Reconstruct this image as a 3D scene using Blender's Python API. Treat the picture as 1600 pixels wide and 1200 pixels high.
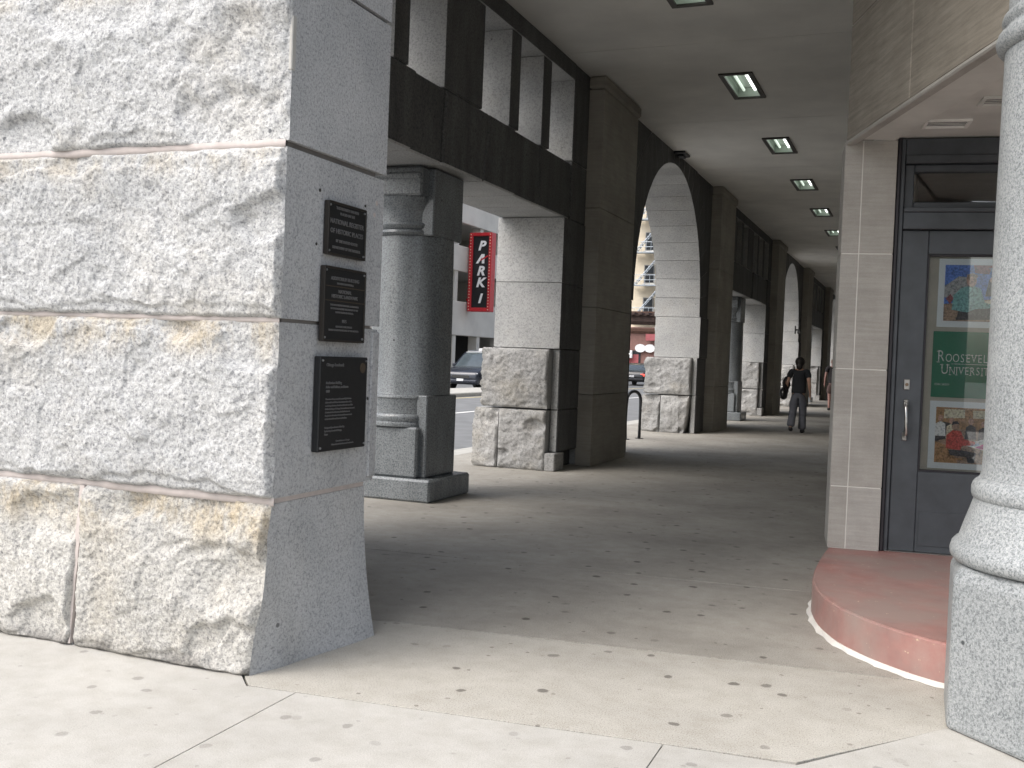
import bpy, bmesh, math, random
import numpy as np
from mathutils import Vector, Matrix

for o in list(bpy.data.objects): bpy.data.objects.remove(o)
random.seed(7)
SC = bpy.context.scene
COL = SC.collection
R = math.radians

# ------------------------------------------------------------------ camera
FPX = 1600.0                       # focal length in pixels of the 1600 px photograph
ROLL, PITCH, YAW, HC = 0.0384, R(1.49), R(21.76), 1.40
def make_camera():
    cy, sy, cp, sp = math.cos(YAW), math.sin(YAW), math.cos(PITCH), math.sin(PITCH)
    right = Vector((cy, sy, 0)); fwd0 = Vector((-sy, cy, 0)); up0 = Vector((0, 0, 1))
    fwd = fwd0 * cp - up0 * sp
    up = up0 * cp + fwd0 * sp
    c, s = math.cos(ROLL), math.sin(ROLL)
    # picture x axis and up axis after the roll
    xr = right * c + up * s
    yu = up * c - right * s
    m = Matrix((xr, yu, -fwd)).transposed().to_4x4()
    m.translation = Vector((0, 0, HC))
    cam = bpy.data.cameras.new('camera'); o = bpy.data.objects.new('camera', cam)
    COL.objects.link(o); o.matrix_world = m
    cam.sensor_width = 36; cam.lens = 36 * FPX / 1600; cam.clip_start = .05; cam.clip_end = 2000
    SC.camera = o
make_camera()

# ------------------------------------------------------------------ sky, sun, exposure
SUN_EL, SUN_AZ = R(50), R(216)      # azimuth from +Y clockwise: behind the camera, a little to the street side
w = bpy.data.worlds.new('World'); SC.world = w; w.use_nodes = True
nt = w.node_tree; nt.nodes.clear()
sky = nt.nodes.new('ShaderNodeTexSky'); sky.sky_type = 'NISHITA'; sky.sun_disc = False
sky.sun_elevation = SUN_EL; sky.sun_rotation = SUN_AZ
sky.air_density = 1.0; sky.dust_density = 4.0; sky.ozone_density = 1.0
hs = nt.nodes.new('ShaderNodeHueSaturation'); hs.inputs['Saturation'].default_value = .55
bg = nt.nodes.new('ShaderNodeBackground'); bg.inputs['Strength'].default_value = .15
wo = nt.nodes.new('ShaderNodeOutputWorld')
nt.links.new(sky.outputs[0], hs.inputs['Color']); nt.links.new(hs.outputs[0], bg.inputs['Color']); nt.links.new(bg.outputs[0], wo.inputs['Surface'])
sl = bpy.data.lights.new('sun', 'SUN'); sl.energy = 1.0; sl.angle = R(60); sl.color = (1, .985, .965)
so = bpy.data.objects.new('sun', sl); COL.objects.link(so)
sd = Vector((math.sin(SUN_AZ) * math.cos(SUN_EL), math.cos(SUN_AZ) * math.cos(SUN_EL), math.sin(SUN_EL)))
so.rotation_euler = sd.to_track_quat('Z', 'Y').to_euler(); so.location = (0, -10, 30)
vs = SC.view_settings; vs.view_transform = 'Standard'; vs.look = 'None'; vs.gamma = 1; vs.use_curve_mapping = False
vs.exposure = 0.98
try:
    SC.cycles.max_bounces = 10; SC.cycles.diffuse_bounces = 6
except Exception: pass

# ------------------------------------------------------------------ materials
MATS = {}
def node(nt, kind, **kw):
    n = nt.nodes.new(kind)
    for k, v in kw.items():
        if k in n.inputs.keys(): n.inputs[k].default_value = v
        else: setattr(n, k, v)
    return n
def new_mat(name):
    m = bpy.data.materials.new(name); m.use_nodes = True
    b = m.node_tree.nodes['Principled BSDF']; MATS[name] = m
    return m, m.node_tree, b
def rgb(c): return (c[0], c[1], c[2], 1)
def ramp(nt, src, stops):
    r = nt.nodes.new('ShaderNodeValToRGB'); e = r.color_ramp.elements
    while len(e) < len(stops): e.new(.5)
    for el, (p, c) in zip(e, stops): el.position = p; el.color = rgb(c) if len(c) == 3 else c
    nt.links.new(src, r.inputs[0]); return r.outputs[0]
def mix(nt, a, b, f, mode='MIX'):
    m = nt.nodes.new('ShaderNodeMix'); m.data_type = 'RGBA'; m.blend_type = mode
    for sock, v in ((m.inputs[6], a), (m.inputs[7], b)):
        if isinstance(v, tuple): sock.default_value = rgb(v)
        else: nt.links.new(v, sock)
    if isinstance(f, float): m.inputs[0].default_value = f
    else: nt.links.new(f, m.inputs[0])
    return m.outputs[2]
def pos(nt): return nt.nodes.new('ShaderNodeNewGeometry').outputs['Position']
def noise(nt, vec, scale, detail=3, rough=.55):
    n = node(nt, 'ShaderNodeTexNoise', Scale=scale, Detail=detail, Roughness=rough); nt.links.new(vec, n.inputs['Vector']); return n.outputs[0]
def scaled(nt, vec, s):
    m = nt.nodes.new('ShaderNodeVectorMath'); m.operation = 'MULTIPLY'; m.inputs[1].default_value = s; nt.links.new(vec, m.inputs[0]); return m.outputs[0]
def bump(nt, b, h, strength, dist):
    n = node(nt, 'ShaderNodeBump', Strength=strength, Distance=dist); nt.links.new(h, n.inputs['Height']); nt.links.new(n.outputs[0], b.inputs['Normal'])

def plain(name, col, rough=.6, metal=0, emit=None, var=.12, vscale=6, spec=.5):
    m, nt, b = new_mat(name)
    p = pos(nt); n = noise(nt, p, vscale, 4)
    c = ramp(nt, n, [(.3, tuple(x * (1 - var) for x in col)), (.7, tuple(min(1, x * (1 + var)) for x in col))])
    nt.links.new(c, b.inputs['Base Color']); b.inputs['Roughness'].default_value = rough; b.inputs['Metallic'].default_value = metal
    b.inputs['Specular IOR Level'].default_value = spec
    if emit: b.inputs['Emission Color'].default_value = rgb(emit[0]); b.inputs['Emission Strength'].default_value = emit[1]
    return m
def granite(name, light, mid, dark, stain=0.0, rough=.75, bstr=.6, grain=150, stain_col=(.42, .31, .18), soot=0.0, grime_low=False):
    m, nt, b = new_mat(name); p = pos(nt)
    n1 = noise(nt, p, grain, 2, .6); n2 = noise(nt, p, grain * .45, 2, .6)
    c = ramp(nt, n1, [(.33, dark), (.45, mid), (.56, mid), (.64, light)])
    c2 = ramp(nt, n2, [(.36, dark), (.46, mid), (.60, light)])
    c = mix(nt, c, c2, .45)
    # dark inclusions
    v = node(nt, 'ShaderNodeTexVoronoi', Scale=9.0); nt.links.new(p, v.inputs['Vector'])
    inc = ramp(nt, v.outputs['Distance'], [(.0, (1, 1, 1)), (.075, (1, 1, 1)), (.11, (0, 0, 0))])
    inc2 = ramp(nt, v.outputs['Color'], [(.80, (0, 0, 0)), (.83, (1, 1, 1))])
    c = mix(nt, c, tuple(x * .75 for x in dark), mix(nt, inc, inc2, 1.0, 'MULTIPLY'))
    # per-stone tone and soft blotches
    oi = nt.nodes.new('ShaderNodeObjectInfo')
    tone = ramp(nt, oi.outputs['Random'], [(0, (.86, .86, .86)), (1, (1, 1, 1))])
    c = mix(nt, c, tone, 1.0, 'MULTIPLY')
    bl = ramp(nt, noise(nt, p, 2.3, 5, .6), [(.3, (.80, .81, .82)), (.65, (1, 1, 1))])
    c = mix(nt, c, bl, 1.0, 'MULTIPLY')
    if stain:
        s1 = ramp(nt, noise(nt, p, 1.7, 6, .68), [(.50, (0, 0, 0)), (.72, (1, 1, 1))])
        s2 = node(nt, 'ShaderNodeMath', operation='MULTIPLY'); s2.inputs[1].default_value = stain; nt.links.new(s1, s2.inputs[0])
        c = mix(nt, c, mix(nt, c, stain_col, 1.0, 'MULTIPLY'), s2.outputs[0])
    if grime_low:
        sp = nt.nodes.new('ShaderNodeSeparateXYZ'); nt.links.new(p, sp.inputs[0]); tot = None
        nz = ramp(nt, noise(nt, scaled(nt, p, (1, 1, .55)), 4.2, 6, .72), [(.44, (0, 0, 0)), (.60, (1, 1, 1))])
        for (za, zb, w_) in ((.46, .735, .9), (1.30, 1.512, .85), (2.09, 2.252, .55), (2.9, 3.01, .4)):
            m1 = node(nt, 'ShaderNodeMapRange'); m1.interpolation_type = 'SMOOTHSTEP'; m1.inputs[1].default_value = za; m1.inputs[2].default_value = zb - .05; m1.inputs[4].default_value = w_; nt.links.new(sp.outputs[2], m1.inputs[0])
            m2 = node(nt, 'ShaderNodeMath', operation='LESS_THAN'); m2.inputs[1].default_value = zb + .008; nt.links.new(sp.outputs[2], m2.inputs[0])
            mm = node(nt, 'ShaderNodeMath', operation='MULTIPLY'); nt.links.new(m1.outputs[0], mm.inputs[0]); nt.links.new(m2.outputs[0], mm.inputs[1])
            if tot is None: tot = mm.outputs[0]
            else:
                ad = node(nt, 'ShaderNodeMath', operation='MAXIMUM'); nt.links.new(tot, ad.inputs[0]); nt.links.new(mm.outputs[0], ad.inputs[1]); tot = ad.outputs[0]
        mk = node(nt, 'ShaderNodeMath', operation='MULTIPLY'); nt.links.new(tot, mk.inputs[0]); nt.links.new(nz, mk.inputs[1])
        c = mix(nt, c, mix(nt, c, (.95, .82, .62), 1.0, 'MULTIPLY'), mk.outputs[0])
        ft = node(nt, 'ShaderNodeMapRange'); ft.inputs[1].default_value = .75; ft.inputs[2].default_value = .70; ft.inputs[4].default_value = .38; nt.links.new(sp.outputs[2], ft.inputs[0])
        c = mix(nt, c, mix(nt, c, (.90, .82, .67), 1.0, 'MULTIPLY'), ft.outputs[0])
        gm = node(nt, 'ShaderNodeMapRange'); gm.inputs[1].default_value = .075; gm.inputs[2].default_value = .0; gm.inputs[4].default_value = 1.0; nt.links.new(sp.outputs[2], gm.inputs[0])
        g2 = node(nt, 'ShaderNodeMath', operation='MULTIPLY'); nt.links.new(gm.outputs[0], g2.inputs[0]); nt.links.new(ramp(nt, noise(nt, p, 9, 4), [(.35, (.1, .1, .1)), (.6, (1, 1, 1))]), g2.inputs[1])
        c = mix(nt, c, mix(nt, c, (.28, .27, .27), 1.0, 'MULTIPLY'), g2.outputs[0])
    if soot:
        s1 = ramp(nt, noise(nt, scaled(nt, p, (3, 3, .6)), 1.5, 5, .65), [(.3, (1 - soot,) * 3), (.75, (1, 1, 1))])
        c = mix(nt, c, s1, 1.0, 'MULTIPLY')
    nt.links.new(c, b.inputs['Base Color']); b.inputs['Roughness'].default_value = rough
    h = mix(nt, n1, noise(nt, p, 38, 5, .65), .6)
    bump(nt, b, h, bstr, .008)
    return m
granite('granite_rock', (.66, .66, .645), (.46, .46, .455), (.17, .175, .185), stain=.4, rough=.85, bstr=1.0, grain=125, stain_col=(.92, .82, .66), grime_low=True)
granite('granite_dressed', (.60, .605, .605), (.475, .482, .485), (.22, .225, .23), stain=.15, rough=.8, bstr=.25, grain=170, stain_col=(.8, .72, .58))
granite('granite_jamb', (.52, .52, .51), (.42, .42, .41), (.24, .24, .24), stain=.25, rough=.82, bstr=.3, grain=110, stain_col=(.85, .76, .6))
granite('granite_rock_grey', (.46, .455, .44), (.36, .355, .345), (.17, .17, .17), stain=.4, rough=.85, bstr=.9, grain=80, stain_col=(.85, .75, .55))
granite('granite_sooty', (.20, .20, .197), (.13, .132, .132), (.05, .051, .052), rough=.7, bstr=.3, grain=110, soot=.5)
granite('granite_polished', (.36, .385, .40), (.235, .255, .265), (.075, .08, .085), rough=.26, bstr=.06, grain=150, soot=.35)
granite('granite_salt', (.50, .51, .51), (.29, .31, .315), (.075, .085, .09), rough=.45, bstr=.12, grain=210)

def limestone(name, base, streak=.35, grain=1.0):
    m, nt, b = new_mat(name); p = pos(nt)
    n = noise(nt, scaled(nt, p, (1.5, 1.5, 26)), 1.6 * grain, 6, .7)
    c = ramp(nt, n, [(.30, tuple(x * (1 - streak) for x in base)), (.62, base), (.8, tuple(x * 1.08 for x in base))])
    bl = ramp(nt, noise(nt, p, 1.8, 6, .65), [(.28, (.72, .71, .70)), (.65, (1, 1, 1))])
    c = mix(nt, c, bl, 1.0, 'MULTIPLY')
    oi = nt.nodes.new('ShaderNodeObjectInfo')
    c = mix(nt, c, ramp(nt, oi.outputs['Random'], [(0, (.88, .87, .85)), (1, (1, 1, 1))]), 1.0, 'MULTIPLY')
    c = mix(nt, c, ramp(nt, noise(nt, p, 260, 2), [(.3, (.85, .85, .85)), (.6, (1, 1, 1))]), 1.0, 'MULTIPLY')
    nt.links.new(c, b.inputs['Base Color']); b.inputs['Roughness'].default_value = .85
    bump(nt, b, mix(nt, n, noise(nt, p, 120, 3), .5), .3, .003)
    return m
limestone('limestone', (.48, .46, .425), .16, 1.6)
limestone('limestone_dirty', (.37, .335, .28), .36)
limestone('limestone_pilaster', (.42, .40, .36), .2)

def concrete_floor(name, base, speck, gum, grain=190, wear=(.80, .80, .80)):
    m, nt, b = new_mat(name); p = pos(nt)
    n1 = noise(nt, p, grain, 2, .6)
    c = ramp(nt, n1, [(.34, speck), (.46, base), (.58, base), (.68, tuple(min(1, x * 1.22) for x in base))])
    bl = ramp(nt, noise(nt, p, .9, 6, .62), [(.3, wear), (.65, (1, 1, 1))])
    c = mix(nt, c, bl, 1.0, 'MULTIPLY')
    bl2 = ramp(nt, noise(nt, p, 9, 5, .6), [(.3, (.88, .87, .85)), (.6, (1, 1, 1))])
    c = mix(nt, c, bl2, 1.0, 'MULTIPLY')
    # trodden-in chewing gum: small round dark spots, some only
    wob = noise(nt, p, 14, 2)
    vm = nt.nodes.new('ShaderNodeVectorMath'); vm.operation = 'ADD'; nt.links.new(p, vm.inputs[0])
    sc_ = nt.nodes.new('ShaderNodeVectorMath'); sc_.operation = 'SCALE'; sc_.inputs['Scale'].default_value = .03; nt.links.new(node_col(nt, p), sc_.inputs[0]); nt.links.new(sc_.outputs[0], vm.inputs[1])
    for scl, lo, keep, dk in ((3.3, .078, .50, .40), (7.9, .085, .62, .55), (1.7, .048, .5, .36)):
        v = node(nt, 'ShaderNodeTexVoronoi', Scale=scl, voronoi_dimensions='2D'); nt.links.new(vm.outputs[0], v.inputs['Vector'])
        a = ramp(nt, v.outputs['Distance'], [(0, (1, 1, 1)), (lo * .7, (1, 1, 1)), (lo, (0, 0, 0))])
        k = ramp(nt, v.outputs['Color'], [(keep, (0, 0, 0)), (keep + .2, (gum,) * 3)])
        c = mix(nt, c, mix(nt, c, (dk, dk * .97, dk * .95), 1.0, 'MULTIPLY'), mix(nt, a, k, 1.0, 'MULTIPLY'))
    nt.links.new(c, b.inputs['Base Color']); b.inputs['Roughness'].default_value = .82
    bump(nt, b, mix(nt, n1, noise(nt, p, 40, 4), .4), .25, .003)
    return m
def node_col(nt, p):
    n = node(nt, 'ShaderNodeTexNoise', Scale=18.0, Detail=2.0); nt.links.new(p, n.inputs['Vector']); return n.outputs['Color']
concrete_floor('floor_aggregate', (.46, .438, .39), (.27, .255, .23), .95, 170)
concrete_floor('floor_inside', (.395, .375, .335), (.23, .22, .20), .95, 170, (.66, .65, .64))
concrete_floor('pavement_concrete', (.48, .465, .43), (.37, .355, .33), .5, 210)
plain('asphalt', (.17, .175, .18), .9, var=.15, vscale=2)
plain('earth', (.22, .21, .19), .95)
plain('joint_dark', (.03, .028, .026), .95)
plain('kerb_concrete', (.42, .41, .38), .85)
plain('mortar', (.46, .41, .385), .9, var=.1, vscale=20)
plain('mortar_dark', (.16, .15, .14), .95)
plain('mortar_white', (.62, .60, .56), .9)
plain('ceiling_paint', (.70, .69, .655), .8, var=.1, vscale=1.2)
plain('soffit_paint', (.60, .59, .55), .75, var=.12, vscale=3)
plain('lamp_frame', (.030, .024, .020), .5)
plain('lamp_reflector', (.42, .47, .42), .35, var=.05)
plain('tube_glow', (.9, .95, .88), .4, emit=((.94, 1, .94), 1.7))
plain('tube_off', (.75, .80, .75), .4, emit=((.85, 1, .86), .35))
plain('door_paint', (.056, .063, .071), .42, var=.18, vscale=7)
plain('door_edge', (.018, .016, .020), .5)
plain('nickel', (.62, .61, .58), .32, 1)
plain('lock_brass', (.22, .16, .11), .4, .6)
plain('vent_white', (.75, .74, .70), .6)
plain('vent_dark', (.05, .05, .05), .8)
plain('bronze', (.010, .011, .012), .5, .1, var=.2, vscale=30)
plain('bronze_rim', (.030, .026, .022), .45, .3)
plain('plaque_letter', (.17, .17, .17), .5, .4)
plain('plaque_rail', (.09, .07, .05), .5, .4)
plain('steel_black', (.025, .027, .03), .38, .3)
plain('steel_grey', (.35, .36, .37), .4, .7)
plain('sign_red', (.50, .022, .030), .4)
plain('sign_black', (.012, .012, .014), .4)
plain('sign_white', (.85, .85, .85), .5)
plain('bulb', (.75, .45, .35), .3)
plain('garage_concrete', (.66, .635, .58), .85, var=.1, vscale=.6)
plain('garage_dark', (.035, .034, .033), .9)
plain('window_dark', (.035, .04, .045), .15)
plain('window_frame', (.25, .24, .22), .6)
plain('fire_escape', (.42, .47, .52), .5, .2)
plain('el_steel', (.085, .055, .045), .7)
plain('el_rust', (.13, .07, .05), .8)
plain('shop_brown', (.19, .10, .085), .6)
plain('shop_red', (.34, .09, .10), .6)
plain('shop_white', (.72, .74, .75), .5)
plain('paint_white', (.68, .68, .66), .8)
plain('paint_yellow', (.60, .50, .26), .8)
plain('car_navy', (.016, .020, .032), .16, .2, spec=.7)
plain('car_black', (.012, .013, .016), .16, .2, spec=.7)
plain('car_roof_pale', (.55, .56, .57), .3)
plain('car_glass', (.05, .065, .075), .05, spec=.9)
plain('car_trim', (.02, .02, .02), .6)
plain('tyre', (.018, .018, .018), .85)
plain('alloy', (.5, .5, .5), .3, .8)
plain('headlight', (.75, .77, .8), .12)
plain('taillight', (.55, .03, .02), .25, emit=((1, .08, .05), 1.0))
plain('plate', (.65, .66, .68), .5)
plain('skin', (.42, .25, .18), .6)
plain('skin_pink', (.34, .19, .16), .6)
plain('hair', (.015, .012, .011), .5)
plain('hair_short', (.20, .13, .10), .7)
plain('shirt_black', (.018, .020, .024), .85)
plain('trousers_grey', (.11, .115, .135), .85)
plain('shorts_brown', (.10, .062, .055), .85)
plain('shirt_dark', (.022, .018, .020), .85)
plain('shoe', (.015, .015, .016), .6)
plain('bag_leather', (.014, .013, .015), .4)
plain('paper', (.84, .88, .92), .55, var=.03)
plain('print_green', (.014, .20, .11), .5, var=.05)
def print_mat(name, c):
    m, nt, b = new_mat(name); p = pos(nt)
    n = node(nt, 'ShaderNodeTexNoise', Scale=70.0, Detail=4.0, Roughness=.7); nt.links.new(p, n.inputs['Vector'])
    k = ramp(nt, n.outputs[0], [(.36, tuple(x * .55 for x in c)), (.5, tuple(min(.9, x * 1.3) for x in c)), (.64, tuple(min(.9, x * 1.6 + .06) for x in c))])
    k = mix(nt, k, n.outputs['Color'], .16, 'OVERLAY')
    nt.links.new(k, b.inputs['Base Color']); b.inputs['Roughness'].default_value = .5
for nm, c in dict(blue=(.06, .16, .50), sky=(.25, .38, .62), teal=(.16, .36, .36), flesh=(.45, .27, .20), grey=(.30, .30, .31), dark=(.03, .025, .03), redd=(.50, .06, .04), wood=(.36, .20, .09), lime=(.42, .55, .12), cream=(.62, .55, .42), pink=(.55, .10, .30), tan=(.30, .20, .14), maroon=(.20, .04, .05), white=(.7, .72, .76)).items():
    print_mat('print_' + nm, c)
plain('room_wall', (.40, .38, .35), .8)
plain('reflection_beige', (.52, .48, .42), .8)
plain('room_floor', (.22, .18, .14), .6)
plain('gum_white', (.7, .68, .64), .8)

def glass_mat():
    m, nt, b = new_mat('door_glass'); nt.nodes.remove(b)
    out = nt.nodes['Material Output']
    t = nt.nodes.new('ShaderNodeBsdfTransparent'); t.inputs[0].default_value = (.97, .985, .98, 1)
    g = nt.nodes.new('ShaderNodeBsdfGlossy'); g.inputs['Roughness'].default_value = .01
    f = nt.nodes.new('ShaderNodeFresnel'); f.inputs[0].default_value = 1.9
    x = nt.nodes.new('ShaderNodeMixShader')
    nt.links.new(f.outputs[0], x.inputs[0]); nt.links.new(t.outputs[0], x.inputs[1]); nt.links.new(g.outputs[0], x.inputs[2]); nt.links.new(x.outputs[0], out.inputs['Surface'])
glass_mat()
def red_step():
    m, nt, b = new_mat('red_step'); p = pos(nt)
    c = ramp(nt, noise(nt, p, 5, 6, .65), [(.28, (.25, .115, .105)), (.5, (.36, .155, .135)), (.72, (.43, .25, .215))])
    wv = ramp(nt, noise(nt, p, 1.8, 5, .6), [(.35, (0, 0, 0)), (.62, (.85, .85, .85))])
    c = mix(nt, c, (.30, .235, .21), wv)
    chip = ramp(nt, noise(nt, p, 34, 3, .6), [(.68, (0, 0, 0)), (.72, (1, 1, 1))])
    c = mix(nt, c, (.55, .42, .30), chip)
    nt.links.new(c, b.inputs['Base Color']); b.inputs['Roughness'].default_value = .55
    bump(nt, b, noise(nt, p, 90, 3), .15, .003)
red_step()
def brick_mat():
    m, nt, b = new_mat('tan_brick'); p = pos(nt)
    n = node(nt, 'ShaderNodeTexNoise', Scale=1.0, Detail=6.0); nt.links.new(p, n.inputs['Vector'])
    c = ramp(nt, n.outputs[0], [(.3, (.60, .52, .40)), (.7, (.74, .66, .52))])
    wv = node(nt, 'ShaderNodeTexWave', Scale=4.2, wave_type='BANDS', bands_direction='Z'); nt.links.new(p, wv.inputs['Vector'])
    c = mix(nt, c, ramp(nt, wv.outputs[0], [(.05, (.75, .74, .72)), (.2, (1, 1, 1))]), 1.0, 'MULTIPLY')
    nt.links.new(c, b.inputs['Base Color']); b.inputs['Roughness'].default_value = .9
brick_mat()

# ------------------------------------------------------------------ helpers
def tag(o, label=None, cat=None, group=None, kind=None):
    if label: o['label'] = label
    if cat: o['category'] = cat
    if group: o['group'] = group
    if kind: o['kind'] = kind
    return o
def thing(name, label, cat, loc=(0, 0, 0), rz=0, group=None):
    o = bpy.data.objects.new(name, None); COL.objects.link(o); o.location = loc; o.rotation_euler = (0, 0, rz); o.empty_display_size = .2
    return tag(o, label, cat, group)
def obj(name, mesh, mat, parent=None):
    if isinstance(mesh, bmesh.types.BMesh):
        me = bpy.data.meshes.new(name); mesh.normal_update(); mesh.to_mesh(me); mesh.free()
    else: me = mesh
    ms = mat if isinstance(mat, (list, tuple)) else [mat]
    if not me.materials:
        for m in ms: me.materials.append(MATS[m])
    o = bpy.data.objects.new(name, me); COL.objects.link(o)
    if parent: o.parent = parent
    return o
def copy_tree(o, parent=None):
    c = o.copy(); COL.objects.link(c); c.parent = parent
    for ch in list(o.children): copy_tree(ch, c)
    return c
def smooth(o, ang=None):
    o.data.shade_smooth() if hasattr(o.data, 'shade_smooth') else None
    if ang is not None:
        try: o.data.set_sharp_from_angle(angle=ang)
        except Exception: pass
    return o
def box(bm, x0, x1, y0, y1, z0, z1, ch=0.0, mi=0):
    """box; with ch > 0 its edges are chamfered"""
    if ch <= 0:
        vs_ = [bm.verts.new(p) for p in ((x0, y0, z0), (x1, y0, z0), (x1, y1, z0), (x0, y1, z0), (x0, y0, z1), (x1, y0, z1), (x1, y1, z1), (x0, y1, z1))]
        for f in ((0, 3, 2, 1), (4, 5, 6, 7), (0, 1, 5, 4), (1, 2, 6, 5), (2, 3, 7, 6), (3, 0, 4, 7)):
            bm.faces.new([vs_[i] for i in f]).material_index = mi
        return
    t = bmesh.new(); box(t, x0, x1, y0, y1, z0, z1)
    bmesh.ops.bevel(t, geom=list(t.edges), offset=min(ch, (x1 - x0) * .4, (y1 - y0) * .4, (z1 - z0) * .4), segments=1, affect='EDGES')
    me = bpy.data.meshes.new('t'); t.to_mesh(me); t.free()
    n0 = len(bm.faces); bm.from_mesh(me); bpy.data.meshes.remove(me)
    bm.faces.ensure_lookup_table()
    for f in bm.faces[n0:]: f.material_index = mi
def BX(*a, **k):
    bm = bmesh.new(); box(bm, *a, **k); return bm
def prism(bm, poly, axis, a0, a1, mi=0):
    """extrude a closed 2-D polygon along axis; poly coords are the two other axes in order"""
    def P(u, v, t): return {'x': (t, u, v), 'y': (u, t, v), 'z': (u, v, t)}[axis]
    A = [bm.verts.new(P(u, v, a0)) for u, v in poly]; B = [bm.verts.new(P(u, v, a1)) for u, v in poly]
    n = len(poly); fs = []
    for i in range(n): fs.append(bm.faces.new((A[i], A[(i + 1) % n], B[(i + 1) % n], B[i])))
    fs.append(bm.faces.new(A[::-1])); fs.append(bm.faces.new(B))
    for f in fs: f.material_index = mi
    bmesh.ops.recalc_face_normals(bm, faces=fs)
def PR(poly, axis, a0, a1):
    bm = bmesh.new(); prism(bm, poly, axis, a0, a1); return bm
def tube(bm, pts, r, n=8, mi=0, cap=True):
    pts = [Vector(p) for p in pts]; rings = []
    for i, p in enumerate(pts):
        d = (pts[min(i + 1, len(pts) - 1)] - pts[max(i - 1, 0)]).normalized()
        a = d.cross(Vector((0, 0, 1)));
        if a.length < 1e-3: a = d.cross(Vector((1, 0, 0)))
        a.normalize(); b_ = d.cross(a).normalized()
        rr = r[i] if isinstance(r, (list, tuple)) else r
        rings.append([bm.verts.new(p + a * rr * math.cos(2 * math.pi * k / n) + b_ * rr * math.sin(2 * math.pi * k / n)) for k in range(n)])
    for A, B in zip(rings, rings[1:]):
        for k in range(n): bm.faces.new((A[k], A[(k + 1) % n], B[(k + 1) % n], B[k])).material_index = mi
    if cap: bm.faces.new(rings[0][::-1]).material_index = mi; bm.faces.new(rings[-1]).material_index = mi
def TB(*a, **k):
    bm = bmesh.new(); tube(bm, *a, **k); bmesh.ops.recalc_face_normals(bm, faces=bm.faces); return bm
def lathe(prof, n=32, cx=0, cy=0, xmax=None, octa=False):
    """revolve (r, z) profile; xmax flattens everything beyond that plane"""
    bm = bmesh.new(); rings = []
    for r, z in prof:
        ring = []
        for k in range(n):
            a = 2 * math.pi * (k + (.5 if octa else 0)) / n
            x = cx + r * math.cos(a)
            if xmax is not None: x = min(x, xmax)
            ring.append(bm.verts.new((x, cy + r * math.sin(a), z)))
        rings.append(ring)
    for A, B in zip(rings, rings[1:]):
        for k in range(n): bm.faces.new((A[k], A[(k + 1) % n], B[(k + 1) % n], B[k]))
    bm.faces.new(rings[0][::-1]); bm.faces.new(rings[-1])
    return bm
FONT_CACHE = {}
def text_obj(name, s, size, mat, parent, M, align='CENTER', shear=0, extrude=.0015, offset=0, sx=1, spacing=1):
    cu = bpy.data.curves.new(name, 'FONT'); cu.body = s; cu.size = size; cu.align_x = align; cu.align_y = 'CENTER'
    cu.shear = shear; cu.extrude = extrude; cu.offset = offset; cu.space_character = spacing; cu.resolution_u = 3
    t = bpy.data.objects.new(name, cu); COL.objects.link(t)
    dg = bpy.context.evaluated_depsgraph_get(); me = bpy.data.meshes.new_from_object(t.evaluated_get(dg))
    bpy.data.objects.remove(t); bpy.data.curves.remove(cu)
    me.transform(M @ Matrix.Diagonal((sx, 1, 1, 1)))
    me.materials.clear()
    return obj(name, me, mat, parent)

# ---- vectorised gradient noise for the stone faces
_rng = np.random.RandomState(3)
_perm = _rng.permutation(512); _perm = np.concatenate([_perm, _perm, _perm])
_grad = _rng.normal(size=(512, 3)); _grad /= np.linalg.norm(_grad, axis=1)[:, None]
def perlin(p):
    i = np.floor(p).astype(int); f = p - i; i &= 255
    u = f * f * f * (f * (f * 6 - 15) + 10); out = 0
    def g(dx, dy, dz):
        h = _perm[_perm[_perm[i[:, 0] + dx] + i[:, 1] + dy] + i[:, 2] + dz] & 511
        return (_grad[h] * (f - np.array([dx, dy, dz]))).sum(1)
    def L(a, b, t): return a + (b - a) * t
    x0 = L(L(g(0, 0, 0), g(1, 0, 0), u[:, 0]), L(g(0, 1, 0), g(1, 1, 0), u[:, 0]), u[:, 1])
    x1 = L(L(g(0, 0, 1), g(1, 0, 1), u[:, 0]), L(g(0, 1, 1), g(1, 1, 1), u[:, 0]), u[:, 1])
    return L(x0, x1, u[:, 2])
def fbm(p, octv=4, gain=.5):
    a, s, f = 1., 0, 1.
    for _ in range(octv): s = s + a * perlin(p * f + 17.3 * _); a *= gain; f *= 2.03
    return s
def sstep(a, b, x):
    t = np.clip((x - a) / (b - a), 0, 1); return t * t * (3 - 2 * t)
def rock_height(p, seed):
    q = p + seed * 3.71
    wq = q + .12 * np.stack([perlin(q * 2.1), perlin(q * 2.1 + 9), perlin(q * 2.1 + 21)], 1)
    big = fbm(wq * 1.35, 3, .42)
    # conchoidal chips: terraces of a ridged field give sharp rims between flat facets
    rid = 1 - np.abs(fbm(wq * 3.1 + 5, 3)) * 2.4
    t = fbm(wq * 4.3 + 31, 2) * 2.6; ter = np.floor(t) + sstep(.72, 1.0, t - np.floor(t))
    fine = fbm(q * 15, 4, .68)
    grit = fbm(q * 62, 2, .7)
    return 0.46 * big + 0.07 * rid + 0.13 * ter + 0.105 * fine + .085 * grit
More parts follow.
